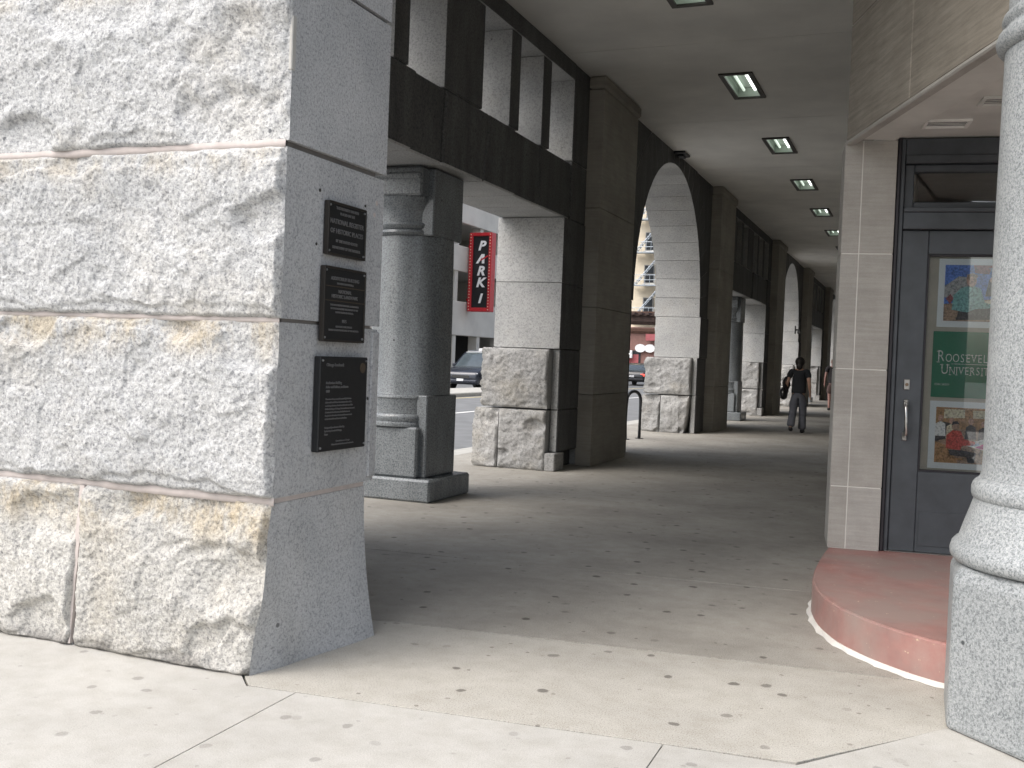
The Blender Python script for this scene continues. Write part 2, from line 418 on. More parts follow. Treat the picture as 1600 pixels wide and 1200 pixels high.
def rock_block(x0, x1, y0, y1, z0, z1, faces, amp=.06, base=.02, res=.02, seed=0, margin=.035, batter=None, scoop=0, scale=1.0, chips=()):
    """a stone whose listed faces ('-x','+x','-y','+y') are rock-faced, the others dressed flat"""
    lo = np.array([x0, y0, z0]); hi = np.array([x1, y1, z1]); N = []; F = []; off = 0
    ax = {'x': 0, 'y': 1, 'z': 2}
    rng = np.random.RandomState(int(seed * 13) % 10000 + 1)
    sc = [(c[0], y0, c[1], c[2]) for c in chips] + [(rng.uniform(x0, x1), y0 if faces == ['-y'] else rng.uniform(y0, y1), (z1 - rng.uniform(0, .25) if rng.rand() < .6 else z0 + rng.uniform(0, .2)), rng.uniform(.06, .16)) for _ in range(scoop)]
    mats = []
    for d in (0, 1, 2):
        for sgn in (-1, 1):
            u, v = [a for a in (0, 1, 2) if a != d]
            nm = ('-' if sgn < 0 else '+') + 'xyz'[d]
            rough = any(f[1] != 'xyz'[d] for f in faces) or nm in faces
            def cnt(a): return max(1, int(math.ceil((hi[a] - lo[a]) / res)))
            nu, nv = (cnt(u), cnt(v)) if nm in faces else ((cnt(u), cnt(v)) if (rough and d == 2) else (max(1, cnt(u)), max(1, cnt(v))))
            if nm not in faces:
                # keep only as fine as its edges need: refine just along borders by using the same grid but coarse interior is skipped for simplicity
                step = 1
            U, V = np.meshgrid(np.linspace(lo[u], hi[u], nu + 1), np.linspace(lo[v], hi[v], nv + 1), indexing='ij')
            P = np.zeros((U.size, 3)); P[:, u] = U.ravel(); P[:, v] = V.ravel(); P[:, d] = hi[d] if sgn > 0 else lo[d]
            idx = np.arange(U.size).reshape(nu + 1, nv + 1) + off
            a, b_, c, e = idx[:-1, :-1], idx[1:, :-1], idx[1:, 1:], idx[:-1, 1:]
            flip = (sgn > 0) ^ (d == 1)
            q = np.stack([a, b_, c, e] if flip else [a, e, c, b_], -1).reshape(-1, 4)
            N.append(P); F.append(q); off += U.size
            mats += [0 if nm in faces else 1] * len(q)
    P = np.concatenate(N); F = np.concatenate(F); D = np.zeros_like(P)
    allf = ['-x', '+x', '-y', '+y', '-z', '+z']
    h = rock_height(P / scale, seed)
    for s_ in sc:
        dd = np.sqrt(((P[:, 0] - s_[0]) * .62) ** 2 + (P[:, 1] - s_[1]) ** 2 * .3 + ((P[:, 2] - s_[2]) * 1.15) ** 2) + (.09 * perlin(P * 5.5 + s_[0] * 7) + .035 * perlin(P * 14 + 3)) * min(1, s_[3] * 5)
        h = h - (.50 * sstep(s_[3], s_[3] * .62, dd) + .22 * sstep(s_[3] * .9, 0, dd)) * (1 + .4 * perlin(P * 3 + 8))
    for f in faces:
        d = ax[f[1]]; s = -1 if f[0] == '-' else 1; plane = lo[d] if s < 0 else hi[d]
        wgt = np.exp(-np.abs(P[:, d] - plane) / .03)
        m = np.ones(len(P))
        for g in allf:
            if g in faces or g[1] == f[1]: continue
            dg = ax[g[1]]; pg = lo[dg] if g[0] == '-' else hi[dg]
            dist = np.abs(P[:, dg] - pg) + .018 * perlin(P * 9 + 40)
            dist2 = dist + .085 * perlin(P * 3.1 + 11 + seed) + .045 * perlin(P * 9 + 2)
            m *= .66 * sstep(-.004, margin * .5, dist) + .34 * sstep(margin * .9, margin * 1.7, dist2) if g[1] == 'z' else sstep(-.004, margin * .7, dist)
        D[:, d] += s * wgt * m * (base + amp * h)
    # small irregularity on the arrises
    P2 = P + D
    if batter is not None: P2 = batter(P2)
    me = bpy.data.meshes.new('rock'); me.from_pydata(P2.tolist(), [], F.tolist())
    me.polygons.foreach_set('material_index', np.array(mats, dtype=np.int32))
    me.polygons.foreach_set('use_smooth', np.ones(len(F), dtype=bool))
    me.update()
    try: me.set_sharp_from_angle(angle=R(70))
    except Exception: pass
    return me
def shift(me, loc):
    me.transform(Matrix.Translation((-loc[0], -loc[1], -loc[2]))); return me

# ------------------------------------------------------------------ the setting: ground, road, pavement
CEIL = 5.12
GAP = .005
ground = tag(obj('ground', BX(-400, 400, -200, 500, -.40, -.14), 'earth'), kind='structure')
def slab(poly, mat, name='pavement_slab', parent=None, z0=-.030, z1=0.0):
    """a concrete slab; joints stay open between neighbours"""
    bm = bmesh.new(); prism(bm, poly, 'z', z0, z1)
    top = [e for e in bm.edges if all(abs(v.co.z - z1) < 1e-6 for v in e.verts)]
    bmesh.ops.bevel(bm, geom=top, offset=.0012, segments=1, affect='EDGES')
    return obj(name, bm, mat, parent)
pv = tag(obj('pavement', BX(-6.25, 40, -30, 61, -.139, -.0305), 'joint_dark'), kind='structure')
g = .0055
# threshold lines measured on the ground
A0, A1 = (-6.0, 4.30), (.20, 5.02)          # joint between entry slab and arcade floor
B0, B1 = (-2.53, 3.522), (-.35, 3.74)         # joint between entry slab and public pavement
C0, C1 = (-6.0, 6.15), (3.2, 7.0)
def off(p, d): return (p[0], p[1] + d)
slab([off(B0, g), off(B1, g), (.16, 4.385), (.80, 5.02), off((.20, 5.02), -g), off(A0, -g), (-6.0, 3.9), (-2.64, 3.64)], 'floor_aggregate', parent=pv)
slab([off(A0, g), off(A1, g), (.80, 5.03), (3.2, 5.30), off(C1, -g), off(C0, -g)], 'floor_inside', parent=pv)
ys = [None, 10.2, 14.0, 17.9, 21.8, 25.6, 29.5, 33.4, 37.2, 41.1, 45, 48.9, 52.7, 56.6, 60.5]
for i in range(1, len(ys)):
    a = [off(C0, g), off(C1, g)] if i == 1 else [(-6.0, ys[i - 1] + g), (3.2, ys[i - 1] + g)]
    slab(a + [(3.2, ys[i] - g), (-6.0, ys[i] - g)], 'floor_inside', parent=pv)
# public pavement in front: slabs between joints that run out towards the avenue
def front(x): return 3.50 + (x + 2.75) * .1
j1a, j1b = (-2.31, 3.55), (-2.75, 2.30)
def jl(y): return -2.31 - (y - 3.55) * .02
def jr(y): return -.82
slab([(-2.31 - .002, front(-2.31) - g), (jl(-6) - .002, -6), (-6.0, -6), (-6.0, 3.9 - g), (-2.65, 3.64 - g), (-2.535, 3.515)], 'pavement_concrete', parent=pv)
slab([(-2.31 + .002, front(-2.31) - g), (jl(-6) + .002, -6), (jr(-6) - .002, -6), (-.82 - .002, front(-.82) - g)], 'pavement_concrete', parent=pv)
slab([(-.82 + .002, front(-.82) - g), (jr(-6) + .002, -6), (1.1, -6), (1.1, 5.25), (.15, 4.38), (-.345, 3.72)], 'pavement_concrete', parent=pv)
slab([(1.1 + g, 5.28), (1.1 + g, -6), (8, -6), (8, 5.28)], 'pavement_concrete', parent=pv)
for k in range(4): slab([(-6.0 + k * 3.6 + g, -12), (-6.0 + k * 3.6 + g, -6.012), (-2.4 + k * 3.6 - g, -6.012), (-2.4 + k * 3.6 - g, -12)], 'pavement_concrete', parent=pv)
kerb = obj('kerb', BX(-6.40, -6.012, -12, 75, -.139, -.004, ch=.015), 'kerb_concrete'); tag(kerb, kind='structure')
road = tag(obj('road', BX(-27, -6.402, -40, 180, -.139, -.115), 'asphalt'), kind='structure')
obj('road_marking', BX(-11.35, -11.2, 12, 75, -.1149, -.111), 'paint_white', road)
obj('road_marking', BX(-15.25, -15.1, 5, 60, -.1149, -.111), 'paint_yellow', road)
cross = tag(obj('road', BX(-27, 30, 76, 98, -.1385, -.114), 'asphalt'), kind='structure'); cross.name = 'cross_street'
med = tag(obj('median_kerb', BX(-18.0, -15.6, 10, 52, -.139, .03, ch=.03), 'kerb_concrete'), kind='structure')
tag(obj('far_pavement', BX(-29.9, -27.01, -40, 75, -.139, .0, ch=.02), 'pavement_concrete'), kind='structure')
tag(obj('corner_pavement', BX(-60, -12, 98.02, 103, -.139, .0, ch=.02), 'pavement_concrete'), kind='structure')

# ------------------------------------------------------------------ ceiling, upper storeys, right-hand wall
ce = tag(obj('ceiling', BX(-4.26, 3.0, 3.7, 61, CEIL + .15, CEIL + .22), 'joint_dark'), kind='structure')
LY = [9.95 + 3.84 * k for k in range(7)]
LX = -2.37; LW, LL = .185, .60
cys = [3.7, 8.0] + [11.87 + 3.84 * k for k in range(13)]
for a, b_ in zip(cys, cys[1:]):
    bm = bmesh.new(); ly = [y for y in LY if a < y < b_]
    z0, z1 = CEIL, CEIL + .028
    if ly:
        y = ly[0]
        box(bm, -4.24, LX - LW, a + .007, b_ - .007, z0, z1); box(bm, LX + LW, 3.0, a + .007, b_ - .007, z0, z1)
        box(bm, LX - LW, LX + LW, a + .004, y - LL, z0, z1); box(bm, LX - LW, LX + LW, y + LL, b_ - .004, z0, z1)
    else: box(bm, -4.24, 3.0, a + .007, b_ - .007, z0, z1)
    obj('ceiling_panel', bm, 'ceiling_paint', ce)
up = thing('building_upper_storeys', 'tall stone upper storeys of the building over the arcade', 'building', (0, 30, CEIL))
obj('wall', shift_bm := BX(-5.0, 22, 3.72 - 30, 61 - 30, .24, 22), 'granite_dressed', up)
rw = thing('arcade_back_wall', 'plain limestone inner wall of the arcade behind the door pier', 'wall', (-.54, 34, 0))
for k in range(12):
    y0 = 7.75 + k * 4.42
    for (z0, z1) in ((0, 1.25), (1.25, 2.5), (2.5, 3.8), (3.8, CEIL)):
        obj('panel', BX(.03, .40, y0 - 34 + .004, y0 + 4.42 - 34 - .004, z0 + .004, z1 - .004, ch=.006), 'limestone_pilaster', rw)

# ------------------------------------------------------------------ facade pier with the plaques (granite, rock-faced)
FP = (-3.4, 4.0, 0)
fp = thing('granite_pier', 'massive pale rock-faced granite pier carrying three bronze plaques', 'pier', FP)
JX = -2.53          # dressed face towards the entry
FY = 3.66           # plane of the joints on the front
def flare(P):       # foot of the pier: the dressed face kicks out towards the ground on its far side
    Q = P.copy(); t = np.clip((.74 - P[:, 2]) / .74, 0, 1)
    far = sstep(3.7, 4.45, P[:, 1])
    Q[:, 0] += sstep(-3.1, -2.58, P[:, 0]) * (.085 * t * t * far - .02 * t * (1 - far))
    # the near arris is knocked off low down
    near = sstep(3.85, 3.62, P[:, 1]) * sstep(-2.85, -2.56, P[:, 0]) * sstep(.40, .03, P[:, 2])
    Q[:, 0] -= .045 * near; Q[:, 1] += .012 * near
    # front batters out slightly
    fr = sstep(4.2, 3.66, P[:, 1]); Q[:, 1] -= .045 * t * fr
    return Q
CHIPS = {6: [(-2.60, 2.62, .30), (-2.78, 2.36, .22), (-3.55, 2.98, .30), (-4.0, 2.34, .16)], 2: [(-2.98, .66, .25), (-2.72, .40, .20), (-3.3, .70, .14), (-2.66, .12, .16)], 4: [(-2.66, 1.42, .15), (-3.05, 1.50, .12), (-3.9, 1.47, .13)], 5: [(-2.58, 1.95, .13), (-3.7, 2.22, .10)], 1: [(-3.7, .60, .16), (-3.75, .10, .14)]}
pier_blocks = [   # x0, x1, z0, z1, seed, scoops
    (-4.70, -3.575, .0, .735, 1, 3), (-3.560, JX - .01, .0, .735, 2, 6),
    (-6.30, -4.72, .0, .735, 3, 2), (-5.2, JX, .760, 1.512, 4, 9), (-6.3, -5.215, .760, 1.512, 14, 3),
    (-5.6, JX + .01, 1.528, 2.252, 5, 7), (-6.3, -5.615, 1.528, 2.252, 15, 2), (-4.9, JX + .02, 2.278, 3.010, 6, 8), (-6.3, -4.915, 2.278, 3.010, 16, 3)]
for (x0, x1, z0, z1, sd_, scp) in pier_blocks:
    far_y = 4.44 if z0 < .1 else 4.50
    me = rock_block(x0, x1, FY, far_y, z0, z1, ['-y'], amp=.068, base=.042, res=.0068 if x1 > -4.6 and x0 < -2 else .03, seed=sd_, margin=.03, batter=flare if z0 < .1 else None, scoop=0, chips=CHIPS.get(sd_, ()))
    o = obj('granite_block', shift(me, FP), ['granite_rock', 'granite_dressed'], fp)
for k, (z0, z1) in enumerate(((3.03, 3.76), (3.78, 4.50), (4.52, 5.25))):
    for j, (x0, x1) in enumerate(((-6.3, -4.4), (-4.385, JX + .02))):
        me = rock_block(x0, x1, FY, 4.5, z0, z1, ['-y'], amp=.075, base=.03, res=.04, seed=30 + 2 * k + j, scoop=3)
        obj('granite_block', shift(me, FP), ['granite_rock', 'granite_dressed'], fp)
obj('mortar_joint', BX(-6.28 + 3.4, JX - .10 + 3.4, FY + .13 - 4, 4.36 - 4, 0.01, 5.24), 'mortar', fp)
for (z0, z1, m_) in ((.736, .759, 'mortar'), (1.5125, 1.5275, 'mortar_dark'), (2.2525, 2.2775, 'mortar_dark'), (3.011, 3.029, 'mortar_dark')):
    obj('mortar_joint', BX(JX - .12 + 3.4, JX - (.012 if z0 < 1 else .004) + 3.4, FY + .02 - 4, 4.43 - 4, z0, z1), m_, fp)
# lips of pale mortar squeezed out at the front joints
def mortar_lip(z0, z1, x0, x1, sd_):
    n = int((x1 - x0) / .02); xs = np.linspace(x0, x1, n); P = np.stack([xs, xs * 0 + sd_, xs * 0], 1)
    a = z0 + .006 * perlin(P * 11) ; b_ = z1 + .008 * perlin(P * 9 + 7); yy = FY - .004 + .008 * perlin(P * 6 + 3)
    bm = bmesh.new(); prev = None
    for i in range(n):
        cur = [bm.verts.new((xs[i] + 3.4, y - 4, z)) for y, z in ((FY + .03, a[i] - .006), (yy[i], a[i]), (yy[i], b_[i]), (FY + .03, b_[i] + .006))]
        if prev:
            for q in range(3): bm.faces.new((prev[q], cur[q], cur[q + 1], prev[q + 1]))
        prev = cur
    bmesh.ops.recalc_face_normals(bm, faces=bm.faces)
    o = obj('mortar_joint', bm, 'mortar', fp); smooth(o)
mortar_lip(.728, .764, -5.2, JX + .002, 1); mortar_lip(1.508, 1.531, -5.2, JX + .002, 2); mortar_lip(2.248, 2.281, -5.2, JX + .004, 3)
def vlip():
    bm = bmesh.new(); zs = np.linspace(.01, .735, 40); P = np.stack([zs * 0, zs, zs], 1); prev = None
    for i, z in enumerate(zs):
        t = (.74 - z) / .74; xx = -3.5675 - .02 * t; y = FY - .016 - .045 * t + .006 * float(perlin(P[i:i + 1] * 9)[0])
        cur = [bm.verts.new((xx + dx + 3.4, yy - 4, z)) for dx, yy in ((-.020, FY + .02), (-.013, y), (.013, y), (.020, FY + .02))]
        if prev:
            for q in range(3): bm.faces.new((prev[q], cur[q], cur[q + 1], prev[q + 1]))
        prev = cur
    bmesh.ops.recalc_face_normals(bm, faces=bm.faces); obj('mortar_joint', bm, 'mortar', fp)
vlip()
# a chamfered nib at the jamb's far edge of the second course
obj('patch', BX(JX - .01 + 3.4, JX + .012 + 3.4, 4.435 - 4, 4.505 - 4, .78, 1.50, ch=.006), 'granite_dressed', fp)
# repair patch of grey cement at the arris near the top
obj('patch', BX(JX + .005 + 3.4, JX + .0225 + 3.4, 3.655 - 4, 3.685 - 4, 2.57, 2.80, ch=.004), 'kerb_concrete', fp)

# corner mass behind the pier, beam over the entry
cm = thing('corner_wall', 'sooty granite wall joining the plaque pier to the street arcade', 'wall', (-4.6, 5.3, 0))
for k in range(7):
    obj('granite_block', BX(-.5, .4, -.86, .93, k * .74 + .005, min((k + 1) * .74, CEIL - .01) - .005, ch=.01), 'granite_sooty', cm)
eb = thing('entry_beam', 'granite beam across the mouth of the arcade above the plaque pier', 'beam', (-.5, 4.05, 4.86))
for k in range(4): obj('granite_block', BX(-2.02 + k * 1.3 + .004, -.72 + k * 1.3 - .004, -.36, .42, .0, .38, ch=.012), 'granite_dressed', eb)

# ------------------------------------------------------------------ street arcade: piers, columns, lintels, windows, arches
PER = 17.72; XI, XO = -4.20, -5.08
ZC, AR = 2.35, 2.57
def ashlar(parent, base, x0, x1, y0, y1, z0, z1, street=False, seed=0, near_mat='granite_jamb', ch=.012):
    """dressed stone; sooty on the arcade side, clean on the reveal; optional rock-faced street side"""
    if street:
        me = rock_block(x0, x1, y0, y1, z0, z1, ['-x'], amp=.05, base=.01, res=.045, seed=seed)
        n = len(me.polygons); nr = np.zeros(n * 3); me.polygons.foreach_get('normal', nr); nr = nr.reshape(-1, 3)
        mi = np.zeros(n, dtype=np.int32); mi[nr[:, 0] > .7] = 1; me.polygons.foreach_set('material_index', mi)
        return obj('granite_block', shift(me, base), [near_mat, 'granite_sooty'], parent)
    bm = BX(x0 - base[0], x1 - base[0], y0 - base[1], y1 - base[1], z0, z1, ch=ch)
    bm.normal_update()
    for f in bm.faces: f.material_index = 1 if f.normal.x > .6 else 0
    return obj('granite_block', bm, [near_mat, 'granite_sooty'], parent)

def make_pier_before_arch(yc, label):
    """pier between a lintel bay and an arch; its near reveal is rock-faced low down"""
    y0, y1 = yc - 5.95, yc - AR; b = (-4.64, y0 + 1.7, 0); s = yc
    t = thing('arcade_pier', label, 'pier', b)
    def rb(x0, x1, ya, yb, z0, z1, faces, seed, amp=.08, base=.03, res=.016):
        obj('rock_faced_block', shift(rock_block(x0, x1, ya, yb, z0, z1, faces, amp=amp, base=base, res=res, seed=seed, margin=.03, scoop=2, scale=.8), b), ['granite_rock_grey', 'granite_jamb'], t)
    rb(-5.26, -4.955, y0 - .06, y0 + .28, .0, .752, ['-y', '-x'], s + 1)
    rb(-4.945, -4.315, y0 - .06, y0 + .28, .0, .752, ['-y'], s + 2)
    rb(-5.17, -4.305, y0 - .06, y0 + .28, .772, 1.518, ['-y', '-x'], s + 3)
    obj('foot_block', BX(-4.313 - b[0], -4.175 - b[0], y0 - .075 - b[1], y0 + .28 - b[1], 0, .225, ch=.012), ['granite_rock_grey'], t)
    for (z0, z1) in ((0.228, .757), (.765, 1.522)):
        ashlar(t, b, -4.303, XI, y0 + .06, y0 + .95, z0, z1)
    for (z0, z1) in ((0, .757), (.765, 1.522)):
        for (a, c) in ((y0 + .96, y0 + 2.1), (y0 + 2.11, y1)): ashlar(t, b, XO, XI - .01, a, c, z0, z1)
        ashlar(t, b, XO, -4.32, y0 + .30, y0 + .95, z0, z1)
    for i, (z0, z1) in enumerate(((1.530, 2.350), (2.358, 3.160))):
        ashlar(t, b, XO + .0, XI + .004, y0, y0 + .95, z0, z1, street=True, seed=s + 5 + i)
        if i == 0:
            for (a, c) in ((y0 + .96, y0 + 2.1), (y0 + 2.11, y1)): ashlar(t, b, XO, XI - .01, a, c, z0, z1)
    for (z0, z1) in ((3.168, 3.90), (3.908, CEIL)): ashlar(t, b, XO, XI - .006, y0 + .262, y0 + .95, z0, z1, near_mat='granite_sooty' if z0 < 3.5 else 'granite_jamb')
    return t
def make_pier_after_arch(yc, label):
    """pier beyond an arch; its near reveal is the arch's jamb"""
    y0, y1 = yc + AR, yc + 5.95; b = (-4.64, y0 + 1.7, 0); s = yc + 77
    t = thing('arcade_pier', label, 'pier', b)
    def rb(x0, x1, ya, yb, z0, z1, faces, seed, batter=None):
        obj('rock_faced_block', shift(rock_block(x0, x1, ya, yb, z0, z1, faces, amp=.105, base=.035, res=.022, seed=seed, margin=.03, scoop=2, scale=.8, batter=batter), b), ['granite_rock_grey', 'granite_jamb'], t)
    def kick(P):
        Q = P.copy(); tt = np.clip((.76 - P[:, 2]) / .76, 0, 1)
        Q[:, 0] -= np.where(P[:, 0] > -4.5, .10 * tt ** 2, 0); return Q
    rb(-5.27, -4.915, y0 - .13, y0 + .28, .0, .752, ['-y', '-x'], s + 1)
    rb(-4.895, -4.315, y0 - .13, y0 + .28, .0, .752, ['-y'], s + 2, kick)
    rb(-5.20, -4.305, y0 - .13, y0 + .28, .775, 1.518, ['-y', '-x'], s + 3)
    for (z0, z1) in ((0, .757), (.765, 1.522)):
        ashlar(t, b, -4.302, XI, y0 - .02, y0 + .83, z0, z1)
        ashlar(t, b, XO, -4.32, y0 + .30, y0 + .83, z0, z1)
        for (a, c) in ((y0 + .84, y0 + 2.3), (y0 + 2.31, y1)): ashlar(t, b, XO, XI - .01, a, c, z0, z1)
    ashlar(t, b, XO - .02, XI + .02, y0, y0 + .83, 1.530, ZC - .004, street=True, seed=s + 6)
    for (a, c) in ((y0 + .84, y0 + 2.3), (y0 + 2.31, y1)): ashlar(t, b, XO, XI - .01, a, c, 1.53, ZC - .004)
    for (z0, z1) in ((ZC + .004, 3.160), (3.168, 3.90), (3.908, CEIL)): ashlar(t, b, XO, XI - .01, y1 - .95, y1 - (.262 if z0 > 3.16 else 0), z0, z1)
    return t
def make_arch(yc, label):
    b = (-4.64, yc, ZC); t = thing('stone_arch', label, 'arch', b)
    n = 21; R2 = AR + .72; top = CEIL - ZC
    for i in range(n):
        a0, a1 = math.pi * i / n + .0016, math.pi * (i + 1) / n - .0016
        inn = [(AR * math.cos(a0 + (a1 - a0) * k / 4), AR * math.sin(a0 + (a1 - a0) * k / 4)) for k in range(5)]
        out = []
        for k in range(5):
            a = a1 + (a0 - a1) * k / 4; r = R2 if R2 * math.sin(a) < top else top / math.sin(a)
            out.append((r * math.cos(a), r * math.sin(a)))
        jit = .012 * math.sin(i * 12.9898 + yc)
        bm = PR(inn + out, 'x', -.46 - abs(jit) * 3, .44 + jit * .6)
        bm.normal_update()
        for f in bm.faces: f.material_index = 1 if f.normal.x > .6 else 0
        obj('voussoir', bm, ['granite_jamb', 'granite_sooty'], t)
    for s in (-1, 1):        # spandrels behind the ring
        pts = []
        amax = math.asin(top / R2)
        for k in range(13):
            a = amax * k / 12; pts.append((s * (R2 + .004) * math.cos(a), (R2 + .004) * math.sin(a) if k < 12 else top))
        poly = pts + [(s * 4.985, top), (s * 4.985, 0.004)]
        poly[0] = (s * (R2 + .004), .004)
        bm = PR(poly, 'x', -.44, .43); bm.normal_update()
        obj('spandrel', bm, 'granite_sooty', t)
    return t
def make_pilaster(y0, label):
    b = (-4.1, y0 + .85, 0); t = thing('pilaster', label, 'pilaster', b, group='limestone pilasters of the arcade')
    zs = [0, .95, 2.1, 3.4, 4.95]
    for a, c in zip(zs, zs[1:]): obj('limestone_block', BX(-.115, .10, -.85, .85, a + .003, c - .003, ch=.006), 'limestone_pilaster', t)
    obj('cap', BX(-.115, .135, -.885, .885, 4.953, CEIL - .004, ch=.03), 'limestone_pilaster', t)
    return t
def make_column(yc, label):
    b = (-4.70, yc, 0); t = thing('granite_column', label, 'column', b, group='polished columns of the street arcade')
    F = .28
    obj('plinth', BX(-.52, .48, -.46, .46, 0, .215, ch=.02), 'granite_polished', t)
    obj('pedestal', BX(-.44, .30, -.40, .40, .217, .70, ch=.018), 'granite_polished', t)
    prof = [(.44, .70), (.445, .72), (.44, .74), (.425, .745), (.435, .765), (.44, .79), (.43, .81), (.415, .82), (.412, .95), (.415, .965), (.425, .975), (.42, .995), (.405, 1.005)]
    smooth(obj('base_moulding', lathe(prof, 40, xmax=F), 'granite_polished', t), R(40))
    smooth(obj('shaft', lathe([(.405, 1.006), (.40, 1.02), (.395, 1.8), (.385, 2.52)], 48, xmax=.365), 'granite_polished', t), R(40))
    obj('base_block', BX(.05, .362, -.325, .325, .217, 1.004, ch=.012), 'granite_polished', t)
    obj('capital_block', BX(.05, .358, -.325, .325, 2.522, 3.156, ch=.012), 'granite_polished', t)
    prof = [(.385, 2.522), (.41, 2.53), (.425, 2.55), (.41, 2.575), (.395, 2.58), (.42, 2.60), (.43, 2.62), (.415, 2.64), (.40, 2.645), (.405, 2.74), (.43, 2.80), (.46, 2.84), (.475, 2.88)]
    smooth(obj('capital', lathe(prof, 40, xmax=F), 'granite_polished', t), R(40))
    obj('abacus', BX(-.48, .30, -.48, .42, 2.882, 3.155, ch=.02), 'granite_polished', t)
    obj('abacus_moulding', BX(-.50, .29, -.51, .40, 3.04, 3.10, ch=.02), 'granite_polished', t)
    return t
def make_lintel(yc, label, seed=0):
    b = (-4.64, yc, 3.17); t = thing('lintel', label, 'lintel', b)
    xs = [-3.07, -2.2, -1.05, -.42, .55, 1.35, 2.15, 3.256]
    rs = random.Random(5 + int(yc)); sl_ = [0] + [rs.uniform(-.07, .07) for _ in xs[1:-1]] + [0]; md = [0] + [rs.uniform(-.03, .03) for _ in xs[1:-1]] + [0]
    for i in range(len(xs) - 1):
        a, c = xs[i] + .005, xs[i + 1] - .005
        poly = [(a - sl_[i], 0), (c - sl_[i + 1], 0), (c + md[i + 1], .36), (c + sl_[i + 1], .70), (a + sl_[i], .70), (a + md[i], .36)]
        bm = PR(poly, 'x', -.42, .44 - rs.uniform(0, .035))
        bmesh.ops.bevel(bm, geom=list(bm.edges), offset=.016, segments=1, affect='EDGES'); bm.normal_update()
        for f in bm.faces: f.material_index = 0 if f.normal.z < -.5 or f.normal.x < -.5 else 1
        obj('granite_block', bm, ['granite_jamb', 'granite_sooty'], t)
    return t
def make_windows(yc, label, blind=False):
    b = (-4.64, yc, 3.88); t = thing('mezzanine_openings', label, 'window screen', b)
    for (a, c) in ((-3.15, -3.14), (-2.42, -2.15), (-1.42, -1.16), (-.44, .43), (1.16, 1.43), (2.15, 2.42)):
        if c - a < .05: continue
        bm = BX(-.36, .42, a, c, .002, 1.03, ch=.006); bm.normal_update()
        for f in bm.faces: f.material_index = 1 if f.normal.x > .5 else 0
        obj('mullion', bm, ['granite_jamb', 'granite_sooty'], t)
    if blind:
        for (a, c) in ((-3.065, -2.425), (-2.145, -1.425), (-1.155, -.445), (.435, 1.155), (1.435, 2.145), (2.425, 3.25)): obj('infill_panel', BX(.20, .30, a, c, .003, 1.031), 'granite_sooty', t)
    for (a, c) in ((-3.07, -1.3), (-1.295, 0), (.005, 1.3), (1.305, 3.256)):
        bm = BX(-.38, .438, a, c, 1.034, CEIL - 3.88, ch=.008); bm.normal_update()
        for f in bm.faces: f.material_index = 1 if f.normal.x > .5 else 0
        obj('head_beam', bm, ['granite_jamb', 'granite_sooty'], t)
    return t
where = ['nearest the plaque pier', 'just beyond the first arch', 'far down the arcade']
arch_where = ['with the black bicycle rack standing in it', 'beyond the walking person with the handbag', 'at the far end of the arcade']
for k in range(3):
    yc = 9.05 + PER * k; ya = 18.0 + PER * k
    make_column(yc, ['dark polished granite column with moulded base between plaque pier and garage sign', 'dark granite column beyond the first limestone pilasters', 'distant dark granite column past the walking person'][k])
    make_lintel(yc, 'sooty granite lintel of jointed blocks over the column ' + where[k])
    make_windows(yc, ['row of open mezzanine windows with stone mullions over the lintel ', 'row of blocked mezzanine windows over the lintel ', 'row of blocked mezzanine windows over the lintel '][k] + where[k], k > 0)
    make_pier_before_arch(ya, 'rock-faced granite pier before the arch ' + arch_where[k])
    make_arch(ya, 'round granite arch of cut voussoirs ' + arch_where[k])
    make_pier_after_arch(ya, 'bulging rock-faced pier just after the arch ' + arch_where[k])
    make_pilaster(ya - 5.10, 'dull limestone pilaster just before the arch ' + arch_where[k])
    make_pilaster(ya + 3.40, 'dull limestone pilaster just after the arch ' + arch_where[k])
# small lamp bracket up at the ceiling by the first arch, and wall lanterns further on
d = thing('ceiling_bracket', 'small dark metal bracket on the ceiling over the first arch', 'bracket', (-4.10, 17.95, CEIL))
obj('plate', BX(-.10, .10, -.22, .22, -.045, -.002, ch=.012), 'steel_black', d); obj('arm', BX(-.05, .05, -.12, .12, -.085, -.046, ch=.012), 'steel_black', d)
for i, yy in enumerate((37.2, 54.4)):
    d = thing('wall_bracket', 'small dark wall bracket beside the arch ' + arch_where[i + 1], 'bracket', (-4.02, yy, 2.75), group=None)
    obj('plate', BX(-.19, -.16, -.09, .09, -.14, .14, ch=.01), 'car_trim', d); obj('arm', BX(-.159, -.02, -.03, .03, -.03, .03, ch=.01), 'car_trim', d); obj('lamp_head', BX(-.10, .02, -.07, .07, -.14, -.031, ch=.02), 'car_trim', d)

